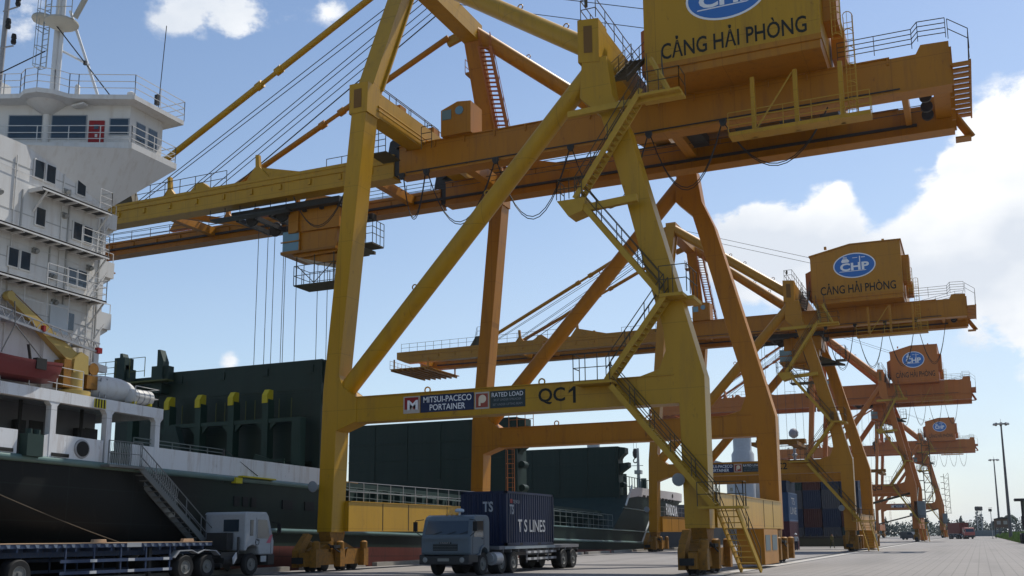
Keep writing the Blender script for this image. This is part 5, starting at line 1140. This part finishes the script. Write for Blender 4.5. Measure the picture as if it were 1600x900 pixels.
text('TEXU', (1.215, 1.15, 2.1), .8, .16, MATS['lettering_dim'], co, 'lettering', ux=(0, 1, 0), uy=(0, 0, 1))
text('TS', (.25, -.005, 1.85), .55, .5, MATS['lettering_dim'], co, 'lettering', bold=.03)
b = MB(); b.box(1.215, 1.225, .45, .72, 2.02, 2.22); b.build('red_patch', REDM, co)
b = MB()
for x in (-.75, -.25, .25, .75): b.tube((x, -.03, .15), (x, -.03, 2.45), .02, 5)
b.build('locking_bar', CBLUE, co)
b = MB()
for y in (1.6, 3.9): b.box(1.2, 1.222, y, y+.35, .02, .12)
b.build('fork_pocket', BLK, co)
# wooden blocks and a wedge lying on the empty trailer
for (y, lab) in ((31.4, 'short timber block on the empty flatbed near the left edge of the photo'), (36.5, 'small timber chock on the flatbed just behind the pale lorry cab')):
    b = MB(); b.prism([(y-.3, 1.614), (y+.4, 1.614), (y+.36, 1.74), (y-.26, 1.74)], 'x', -32.15, -31.98)
    tag(b.build('timber_block', TOUGE, bevel=.01), lab, 'timber block')

# ------------------------------------------------------------------ background of the quay
cont_cols = {'dark_blue': mat('cont_dark_blue', (0.018, 0.030, 0.060), .6, var=.2), 'grey': mat('cont_grey', (0.060, 0.066, 0.078), .6, var=.2), 'rust': mat('cont_rust', (0.066, 0.024, 0.021), .6, var=.25), 'green': mat('cont_green', (0.018, 0.042, 0.042), .6, var=.2), 'blue': mat('cont_blue', (.03, .075, .17), .5, var=.12), 'maroon': mat('cont_maroon', (.08, .025, .04), .6, var=.2)}
cmesh = container_mesh(6.06).build('shipping_container', cont_cols['grey'], recalc=False)
def put_container(x, y, z, key, label, grp='stacked containers on the quay', src=cmesh, rz=0, sy=1.):
    o = src.copy(); COL.objects.link(o); o.location = (x, y, z); o.rotation_euler = (0, 0, rz); o.scale = (1, sy, 1)
    o.material_slots[0].link = 'OBJECT'; o.material_slots[0].material = cont_cols[key]
    tag(o, label, 'container', grp); return o
names = {'dark_blue': 'dark blue', 'grey': 'grey', 'rust': 'rust brown', 'green': 'dull green', 'blue': 'bright blue', 'maroon': 'maroon'}
cols_ = ['dark_blue', 'grey', 'rust', 'grey', 'green', 'maroon', 'dark_blue', 'rust']
lev = ['bottom', 'second', 'third', 'top']
rowsn = ['first', 'second', 'third', 'fourth', 'fifth', 'sixth']
k = 0; first = True
for i in range(5):
    for j in range(4):
        x = -26.6+i*2.56; key = cols_[(i*3+j*2+i*j) % 8]
        lab = '%s container, %s in the %s stack from the left, behind the second crane' % (names[key], {0: 'lowest', 1: 'second up', 2: 'third up', 3: 'topmost'}[j], rowsn[i])
        if first:
            o = cmesh; o.location = (x, 152, 0); o.material_slots[0].link = 'OBJECT'; o.material_slots[0].material = cont_cols[key]; tag(o, lab, 'container', 'stacked containers on the quay'); first = False
        else: put_container(x, 152, j*2.6, key, lab)
put_container(-20.1, 116.0, 3.1, 'blue', 'bright blue container with pale letters, beyond the right leg of the nearest crane').scale = (1, 1, 1.2)
put_container(-20.1, 116.0, 0, 'maroon', 'maroon container under the bright blue one, beyond the right leg of the nearest crane').scale = (1, 1, 1.19)
t_ = [o for o in bpy.data.objects if o.get('label', '').startswith('bright blue container')][0]
text('TS\nLINE', (1.225, 3, 1.4), 4.0, 1.5, MATS['lettering_dim'], t_, 'lettering', ux=(0, 1, 0), uy=(0, 0, 1))
put_container(-21.2, 122.0, 5.2, 'dark_blue', 'dark blue container with a pale square logo, above the yellow sill beam')
put_container(-21.2, 122.0, 2.6, 'grey', 'grey container in the stack seen above the yellow sill beam')
put_container(-21.2, 122.0, 0, 'green', 'dull green container at the foot of the stack beyond the yellow sill beam')
t_ = [o for o in bpy.data.objects if 'pale square logo' in o.get('label', '')][0]
b = MB(); b.box(-.65, .1, -.03, -.01, 1.0, 1.8); q_ = b.build('logo_panel', mat('logo_pale', (.5, .52, .5), .6), t_)
b = MB(); b.box(-.5, -.05, -.04, -.031, 1.2, 1.6); b.box(-.4, -.15, -.05, -.041, 1.3, 1.5); b.build('logo_square', NAVY, q_)
# spreader frame lying on the quay, people in front
sf = empty('spreader_frame', (-17.8, 134.5, 0)); tag(sf, 'long dark green-grey lifting frame lying on the quay between the legs of the second crane', 'lifting frame')
b = MB((-17.8, 134.5, 0)); b.box(-24.5, -12.2, 134.0, 136.2, .15, 1.15); b.build('beam', mat('frame_olive', (.06, .065, .05), .6, var=.2), sf)
b = MB((-17.8, 134.5, 0)); b.box(-24.5, -12.2, 133.9, 136.3, 1.15, 1.4)
for i in range(16): b.box(-24.3+i*.8, -24.1+i*.8, 133.95, 134.1, 1.4, 1.6)
b.build('guide_rail', DARK, sf)

def person(loc, rz, label, shirt, pants, pose, helmet=None):
    vs, ed, rad = [], [], []
    def av(p, r_, par=None):
        vs.append(V(p)); rad.append(r_)
        if par is not None: ed.append((par, len(vs)-1))
        return len(vs)-1
    pel = av((0, 0, .93), (.15, .11)); w1 = av((0, 0, 1.08), (.135, .10), pel); ch = av((0, -.02, 1.28), (.17, .12), w1); nk = av((0, -.01, 1.45), (.06, .06), ch); hd0 = av((0, -.03, 1.55), (.075, .085), nk); hd = av((0, -.03, 1.65), (.08, .1), hd0); av((0, -.02, 1.73), (.05, .06), hd); av((0, -.14, 1.60), (.014, .014), hd0)
    for s in (-1, 1):
        st = pose['leg'][0 if s < 0 else 1]
        h = av((s*.1, 0, .88), (.09, .1), pel); kn = av((s*.11, st*.5-.03, .48), (.06, .065), h); an = av((s*.11, st, .09), (.04, .045), kn); av((s*.12, st-.14, .04), (.04, .035), an)
        ar = pose['arm'][0 if s < 0 else 1]
        sh = av((s*.19, 0, 1.39), (.06, .065), ch); el = av((s*.24, ar[0]*.5, 1.14), (.043, .043), sh); wr = av((s*(.24-.06*ar[1]), ar[0]-.12*ar[1], .92+.28*ar[1]), (.028, .028), el)
        hx = V((0, -.5 if ar[1] else -.15, -1 if not ar[1] else .2)).normalized(); pm_ = av(vs[wr]+hx*.07, (.032, .02), wr)
        for k_, ln in enumerate((.075, .085, .08, .06)):
            f0 = av(vs[pm_]+hx*.03+V((0, (k_-1.5)*.02, 0)), (.009, .009), pm_); av(vs[f0]+hx*ln*.6+V((-s*.02, 0, 0)), (.008, .008), f0)
        av(vs[pm_]+V((-s*.02, -.045, 0))+hx*.02, (.01, .01), pm_)
    me = bpy.data.meshes.new('person'); me.from_pydata(vs, ed, []); o = bpy.data.objects.new('person', me); COL.objects.link(o)
    sk = o.modifiers.new('skin', 'SKIN'); 
    for i, r_ in enumerate(rad): me.skin_vertices[0].data[i].radius = r_
    me.skin_vertices[0].data[0].use_root = True
    ss = o.modifiers.new('sub', 'SUBSURF'); ss.levels = 2; ss.render_levels = 2
    bpy.context.view_layer.update(); dg = bpy.context.evaluated_depsgraph_get()
    m2 = bpy.data.meshes.new_from_object(o.evaluated_get(dg)); bpy.data.objects.remove(o)
    o = bpy.data.objects.new('person', m2); COL.objects.link(o); m2.materials.clear()
    for m_ in (mat('skin', (.35, .2, .13), .6), shirt, pants, BLK): m2.materials.append(m_)
    for p in m2.polygons:
        c = p.center; p.use_smooth = True
        arm = abs(c.x) > .205
        p.material_index = 3 if c.z < .1 else 0 if (c.z > 1.44 or (arm and math.hypot(0, 0)+0 == 0 and c.z < .97) or (arm and pose['arm'][0 if c.x < 0 else 1][1] and c.y < -.1)) else 2 if c.z < .98 and not arm else 1
    o.location = loc; o.rotation_euler = (0, 0, rz); tag(o, label, 'person')
    b = MB()
    if helmet: b.lathe((0, -.03, 1.66), (0, 0, 1), [(.16, 0), (.125, .02), (.12, .07), (.08, .13), (.02, .15)], 16)
    else: b.lathe((0, -.01, 1.64), (0, 0, 1), [(.1, 0), (.105, .05), (.07, .12), (.02, .135)], 12)
    b.build('helmet' if helmet else 'hair', helmet or BLK, o)
    return o
person((-17.9, 113.5, 0), R(200), 'person in white hard hat, pale shirt and dark trousers right of the nearest crane', mat('shirt_pale', (.42, .47, .52), .8), mat('trousers_dark', (.03, .035, .05), .8), {'leg': (-.05, .12), 'arm': ((-.02, 0), (-.05, 1))}, mat('hard_hat', (.8, .8, .8), .4))
person((-16.0, 127.5, 0), R(150), 'person in olive work clothes walking in front of the long lifting frame', mat('shirt_olive', (.16, .15, .06), .8), mat('trousers_olive', (.07, .07, .03), .8), {'leg': (-.25, .25), 'arm': ((.12, 0), (-.15, 0))})

# tall lighting masts
def light_mast(x, y, label, h=25.0):
    t = empty('light_mast', (x, y, 0)); tag(t, label, 'light mast', 'tall lighting masts along the road'); O = (x, y, 0)
    b = MB(O); b.tube((x, y, 0), (x, y, h), .38, 14, r1=.16); b.box(x-.5, x+.5, y-.5, y+.5, 0, .25); b.build('pole', mat('mast_steel', (.10, .10, .11), .5, .3), t)
    b = MB(O); b.ring((x, y, h-.1), (0, 0, 1), 1.25, .07, 14); b.beam((x-1.25, y, h-.1), (x+1.25, y, h-.1), .08, .08); b.beam((x, y-1.25, h-.1), (x, y+1.25, h-.1), .08, .08); b.tube((x, y, h), (x, y, h+1.0), .03, 5); b.build('head_frame', DARK, t)
    for i in range(8):
        a = 2*math.pi*i/8; q = V((x+1.35*math.cos(a), y+1.35*math.sin(a), h-.05)); d = V((math.cos(a)*.6, math.sin(a)*.6, -.8))
        b = MB(O); b.beam(q-d*.1, q+d*.35, .5, .35, up=(0, 0, 1)); b.build('floodlight', STEEL, t)
light_mast(5.75, 248, 'taller-looking dark lighting mast at the right edge, the nearer of the two')
light_mast(5.6, 372, 'thinner distant lighting mast, the left one of the two at the right edge')
# container handler parked at the right edge
rs = empty('container_handler', (8.2, 178, 0)); tag(rs, 'dark container handling machine with a tall glazed cab at the right edge', 'container handler')
O = (8.2, 178, 0)
b = MB(O); b.prism([(174, .9), (182, .9), (182, 2.2), (180.5, 2.7), (174, 2.5)], 'x', 7.0, 9.6); b.box(6.6, 10.0, 174.5, 175.6, .5, 2.0); b.build('body', mat('handler_brown', (.07, .035, .02), .6, var=.3), rs)
b = MB(O)
for x in (5.8, 10.4):
    for y in (174.6, 181.0): b.lathe((x-.35, y, .8), (1, 0, 0), [(.4, 0), (.78, .03), (.8, .1), (.8, .6), (.78, .68), (.4, .7)], 20)
b.build('wheel', BLK, rs)
b = MB(O)
for x in (5.9, 8.6):
    for y in (176.2, 178.6): b.box(x, x+.22, y, y+.22, 2.2, 6.4)
b.box(5.7, 9.4, 176, 179, 3.0, 3.25); b.box(5.7, 9.4, 176, 176.15, 3.25, 4.1); b.build('cab_frame', mat('handler_dark', (.025, .025, .03), .5), rs)
b = MB(O); b.box(5.0, 9.8, 175.6, 179.3, 6.4, 6.75); b.box(8.2, 10.2, 176, 178.6, 7.3, 7.7); b.box(9.4, 9.7, 176.5, 178, 6.7, 7.4); b.build('roof', MATS['handler_dark'], rs)
b = MB(O); b.box(6.12, 8.6, 176.3, 176.33, 4.1, 6.4); b.box(6.12, 8.6, 178.6, 178.63, 3.25, 6.4); b.build('cab_window', mat('window_green', (.06, .09, .07), .15), rs)
b = MB(O); b.beam((9.2, 182, 2.2), (9.2, 173, 7.0), .7, .8); b.build('boom', MATS['handler_brown'], rs)
b = MB(O); b.beam((6.2, 172.6, 2.4), (6.0, 172.2, .05), .12, .12); b.beam((6.2, 172.6, 2.2), (7.4, 172.8, 2.2), .3, .3); b.box(6.3, 6.9, 172.3, 172.5, 1.6, 2.3); b.build('outrigger', YPNT, rs)
# small shed and signal post
sh = empty('gatehouse', (5.6, 330, 0)); tag(sh, 'small brown hut on stilts between the two lighting masts', 'hut')
O = (5.6, 330, 0)
b = MB(O); b.box(3.6, 7.8, 328, 332, 3.0, 5.4); b.build('wall', mat('hut_brown', (.12, .08, .06), .7, var=.3), sh)
b = MB(O); b.prism([(3.2, 5.4), (8.2, 5.4), (5.7, 6.0)], 'y', 327.5, 332.5); b.build('roof', DARK, sh)
b = MB(O)
for x in (3.7, 7.5): b.box(x, x+.2, 328, 328.2, 0, 3.0); b.box(x, x+.2, 331.6, 331.8, 0, 3)
b.box(3.6, 7.8, 327.9, 328, 1.5, 1.7); b.build('stilt', DARK, sh)
b = MB(O); b.box(4.3, 5.3, 327.96, 327.99, 3.9, 4.9); b.box(6.0, 7.0, 327.96, 327.99, 3.9, 4.9); b.build('window', mat('window_pale', (.3, .3, .3), .3), sh)
sp_ = empty('signal_post', (2.7, 300, 0)); tag(sp_, 'thin signal post with a small box on top, left of the distant lighting mast', 'signal post')
b = MB((2.7, 300, 0)); b.tube((2.7, 300, 0), (2.7, 300, 7.2), .09, 6); b.build('pole', STEEL, sp_)
b = MB((2.7, 300, 0)); b.cbox((2.6, 300, 7.4), (.8, .4, .7)); b.beam((2.2, 300, 8.0), (3.1, 300, 8.0), .1, .1); b.build('signal_box', DARK, sp_)
tw = empty('water_tower', (-.2, 520, 0)); tag(tw, 'slender pale lattice tower with a dark top, far beyond the end of the quay', 'tower')
O = (-.2, 520, 0); b = MB(O)
for x in (-1.2, .8):
    for y in (519, 521): b.beam((x, y, 0), (x, y, 11.4), .25, .25)
for i in range(6): z = 1.5+i*1.7; b.beam((-1.2, 519, z), (.8, 519, z+1.6), .12, .12); b.beam((.8, 519, z), (-1.2, 519, z+1.6), .12, .12)
b.build('lattice', mat('tower_pale', (.45, .45, .45), .6), tw); b = MB(O); b.lathe((-.2, 520, 11.4), (0, 0, 1), [(1.5, 0), (1.7, .3), (1.7, 1.6), (1.4, 1.9)], 12); b.build('tank', DARK, tw)
# distant lorry with a red container and a small van
dt = build_truck((-2.6, 300, 0), R(20), 'distant lorry far down the quay carrying a red-brown container', 'square', mat('cab_pinkred', (.35, .1, .09), .5), bed_len=13.5, bedz=1.4)
for zz, key in ((0, 'maroon'),):
    o = put_container(-3.4, 304.0, 1.45, 'maroon', 'red-brown container on the distant lorry', None, rz=R(20)); o.location = V((-2.6, 300, 1.45))+V((-math.sin(R(20))*4.3, math.cos(R(20))*4.3, 0)); o.scale = (1, 1.48, 1.1)
    if 'group' in o: del o['group']
cont_cols['red'] = mat('cont_red', (.15, .035, .03), .6); o.material_slots[0].material = cont_cols['red']
def van(loc, rz, label, m_):
    t = empty('parked_van', loc, rz); tag(t, label, 'van')
    b = MB(); b.prism([(0, .4), (0, 1.0), (.9, 1.25), (1.5, 1.95), (4.7, 1.98), (4.8, .4)], 'x', -.9, .9); bd_ = b.build('body', m_, t, bevel=.06)
    b = MB(); b.prism([(1.1, 1.3), (1.55, 1.85), (2.6, 1.85), (2.6, 1.3)], 'x', -.91, .91); b.box(-.75, .75, 4.79, 4.82, 1.2, 1.8); b.build('window', GLASS, bd_)
    for s in (-1, 1):
        for y in (.9, 3.9): add_wheel(s*.9, y, .34, t, (0, 0, 0), s, False)
van((-14.5, 285, 0), R(60), 'dark van parked beyond the second crane, far down the quay', mat('van_dark', (.05, .06, .07), .4))
# another ship farther along: superstructure block, mast, pale crane post
s2 = empty('moored_ship', (-58, 255, 0)); tag(s2, 'second ship farther along the quay, pale crane post and mast showing above a beam', 'ship')
O = (-58, 255, 0); b = MB(O)
rows = [[(-47-(9 if k_ in (0, 8) else 0)-(1 if z < 1 else 0), Y, z) for z in (-3, 0, 4, 7)] for k_, Y in enumerate((172, 185, 200, 230, 260, 290, 310, 330, 345))]
b.grid_mesh(rows); b.grid_mesh([[(-116-p[0]-22+0, p[1], p[2]) for p in r_] for r_ in rows]); b.box(-90, -48, 186, 329, 6.6, 6.9); b.build('hull', mat('ship2_hull', (.05, .05, .06), .5), s2)
b = MB(O); b.box(-66, -48.5, 300, 318, 6.9, 19); b.box(-68, -47, 302, 312, 19, 22); b.build('superstructure', mat('ship2_white', (.5, .5, .5), .6), s2)
b = MB(O)
for z in (9, 11.5, 14, 16.5, 20.2):
    for i in range(6): b.box(-65+i*2.8, -64+i*2.8, 299.9, 299.98, z, z+.9)
b.build('window', GLASS, s2)
b = MB(O); b.lathe((-60, 300-5, 7), (0, 0, 1), [(3.2, 0), (3.2, 17), (2.6, 18), (2.6, 22), (1.8, 22.3), (1.8, 23)], 16); b.build('crane_post', mat('ship2_grey', (.38, .40, .42), .6, var=.15), s2)
b = MB(O); b.beam((-62, 294, 20), (-72, 288, 23), 1.2, 1.4); b.build('crane_jib', MATS['ship2_grey'], s2)
b = MB(O); b.tube((-40.5, 262, 6.9), (-40.5, 262, 24), .35, 8); b.lathe((-40.5, 262, 25), (0, 0, 1), [(.3, 0), (1.1, .6), (1.2, 1.5), (.7, 2.3), (.1, 2.5)], 12); b.beam((-44, 262, 23.2), (-37, 262, 23.2), .2, .2)
for x in (-43.5, -42, -39, -37.5): b.tube((x, 262, 23.2), (x, 262, 24.1), .06, 4)
b.lathe((-40.5, 262, 20.5), (0, 0, 1), [(.4, 0), (.8, .4), (.4, .8)], 8); b.rail([(-50, 262, 17.5), (-33, 262, 17.5)], sp=1.5, r=.07); b.box(-50, -33, 262, 275, 14.5, 17.5); b.box(-49, -34, 261.9, 262, 15.3, 16.0); b.box(-41.5, -39.5, 260, 264, 6.9, 17.5); b.build('radar_mast', mat('ship2_mast', (.28, .28, .3), .6), s2)
s3 = empty('ship_crane', (-58, 168, 0)); tag(s3, 'dark hanging hook block with its ropes, below the beam beside the ship\'s bow', 'hook')
b = MB((-58, 168, 0)); b.tube((-60, 169, -1), (-60, 169, 19), 1.1, 12); b.beam((-61, 169, 19.6), (-51.5, 170, 20.6), 1.0, 1.1); b.build('crane_post', MATS['ship2_grey'], s3)
b = MB((-58, 168, 0)); b.tube((-53.1, 170, 16.2), (-53.1, 170, 20.2), .03, 4); b.tube((-52.6, 170, 16.2), (-52.6, 170, 20.2), .03, 4); b.build('rope', ROPE, s3)
b = MB((-58, 168, 0)); b.lathe((-52.85, 170, 14.6), (0, 0, 1), [(.15, 0), (.4, .4), (.45, 1.0), (.3, 1.6), (.1, 1.7)], 12); hk = [V((-52.85+.35*math.sin(a), 170, 14.1-.35*math.cos(a)+.1)) for a in [R(q) for q in range(-150, 120, 30)]]; b.path([V((-52.85, 170, 14.7))]+hk, .1, 6); b.build('hook_block', DARK, s3)

# ------------------------------------------------------------------ vegetation
LEAF = mat('tree_leaf', (.06, .085, .075), .8, var=.45, scale=.15)  # greyed, bluish leaf colour with distance haze put into it
def clumps(name, centres, n_per, size, m, label=None, cat=None, kind=None, jag=1.0):
    b = MB(); rnd = random.Random(5)
    for (x, y, z, rx, ry, rz_) in centres:
        for _ in range(n_per):
            while True:
                q = V((rnd.uniform(-1, 1), rnd.uniform(-1, 1), rnd.uniform(-1, 1)))
                if q.length < 1 and q.length > .35: break
            c = V((x+q.x*rx, y+q.y*ry, z+q.z*rz_*(1+.3*jag*rnd.random()))); a = V((rnd.gauss(0, 1), rnd.gauss(0, 1), rnd.gauss(0, 1))).normalized(); o_ = a.orthogonal().normalized(); p_ = a.cross(o_); s_ = size*rnd.uniform(.5, 1.3)
            b.add([c-o_*s_, c+p_*s_*.5, c+o_*s_, c-p_*s_*.5], [(0, 1, 2, 3)])
    return b.build(name, m, recalc=False)
rnd = random.Random(3); cs = []
x = -120
while x < 160:
    h = rnd.uniform(5.0, 7.5) if x < -10 else rnd.uniform(5, 9); 
    cs.append((x, 560+rnd.uniform(-20, 20), h*.5, rnd.uniform(2, 4), 4, h*.5))
    if rnd.random() < .3: cs.append((x, 552, h*.9, .9, .9, h*.45))
    x += rnd.uniform(1.0, 2.0)
tag(clumps('distant_woodland', cs, 150, .62, LEAF), 'dark belt of trees across the far end of the quay', 'woodland', kind='stuff')
b = MB()
b.box(-12, 8, 500, 502, 0, 2.6); tag(b.build('boundary_wall', mat('wall_bluegrey', (.10, .13, .15), .7, var=.2, scale=.4), None), 'low blue-grey wall closing the far end of the road', 'wall')
pt = empty('palm_tree', (8.0, 345, 0)); tag(pt, 'tall palm tree between the two lighting masts', 'palm tree')
b = MB((8, 345, 0)); b.tube((8, 345, 0), (8.2, 345, 6.4), .28, 8, r1=.18); b.build('trunk', mat('bark', (.1, .07, .05), .9), pt)
b = MB((8, 345, 0)); rnd = random.Random(9)
for i in range(18):
    a = i*2.4; e0 = rnd.uniform(.1, 1.0); pts = []
    for k_ in range(6):
        t = k_/5; pts.append(V((8.2+math.cos(a)*t*2.6*(1-.25*e0), 345+math.sin(a)*t*2.6*(1-.25*e0), 6.4+e0*2.6*t-2.6*t*t)))
    for p, q in zip(pts, pts[1:]):
        sd = (q-p).cross(V((0, 0, 1))).normalized()*.35
        b.add([p, q, q+sd-V((0, 0, .25)), p+sd-V((0, 0, .25))], [(0, 1, 2, 3)]); b.add([p, q, q-sd-V((0, 0, .25)), p-sd-V((0, 0, .25))], [(0, 1, 2, 3)])
b.build('crown', LEAF, pt, recalc=False)
GR = mat('grass_blade', (.15, .23, .05), .8, var=.4, scale=.4)
b = MB(); rnd = random.Random(2)
gx = lambda y: 5.7-(y-190)*.0042
for i in range(26000):
    y = 186+rnd.random()**1.6*250; x = gx(y)+rnd.random()**1.5*16; h = rnd.uniform(.4, 1.5)*(1+.4*math.sin(x*1.3+y*.21))*min(1, .35+(x-gx(y))*.5); s_ = rnd.uniform(.10, .3)
    a = rnd.random()*6.28; dx, dy = math.cos(a)*s_, math.sin(a)*s_; l_ = rnd.uniform(-.2, .2)
    b.add([(x-dx, y-dy, .02), (x+dx, y+dy, .02), (x+l_, y+l_, h)], [(0, 1, 2)])
tag(b.build('grass', GR, recalc=False), 'strip of rough green grass along the right side of the road', 'grass', kind='stuff')
b = MB(); b.add([(gx(186)-.05, 186, .006), (60, 186, .006), (60, 440, .006), (gx(440), 440, .006)], [(0, 1, 2, 3)]); tag(b.build('verge_soil', mat('soil', (.09, .085, .04), .9, var=.3), recalc=False), kind='structure')

HAZE = bpy.data.materials.new('haze_air'); HAZE.use_nodes = True; ht_ = HAZE.node_tree
for n_ in list(ht_.nodes):
    if n_.type == 'BSDF_PRINCIPLED': ht_.nodes.remove(n_)
pv = ht_.nodes.new('ShaderNodeVolumePrincipled'); pv.inputs['Density'].default_value = .00007; pv.inputs['Color'].default_value = (.86, .92, 1, 1); pv.inputs['Anisotropy'].default_value = .35
ht_.links.new(pv.outputs[0], [n_ for n_ in ht_.nodes if n_.type == 'OUTPUT_MATERIAL'][0].inputs['Volume'])
b = MB(); b.box(-3100, 2600, -450, 5100, -7.1, 49); tag(b.build('haze', HAZE), kind='stuff')
scene.cycles.volume_bounces = 0
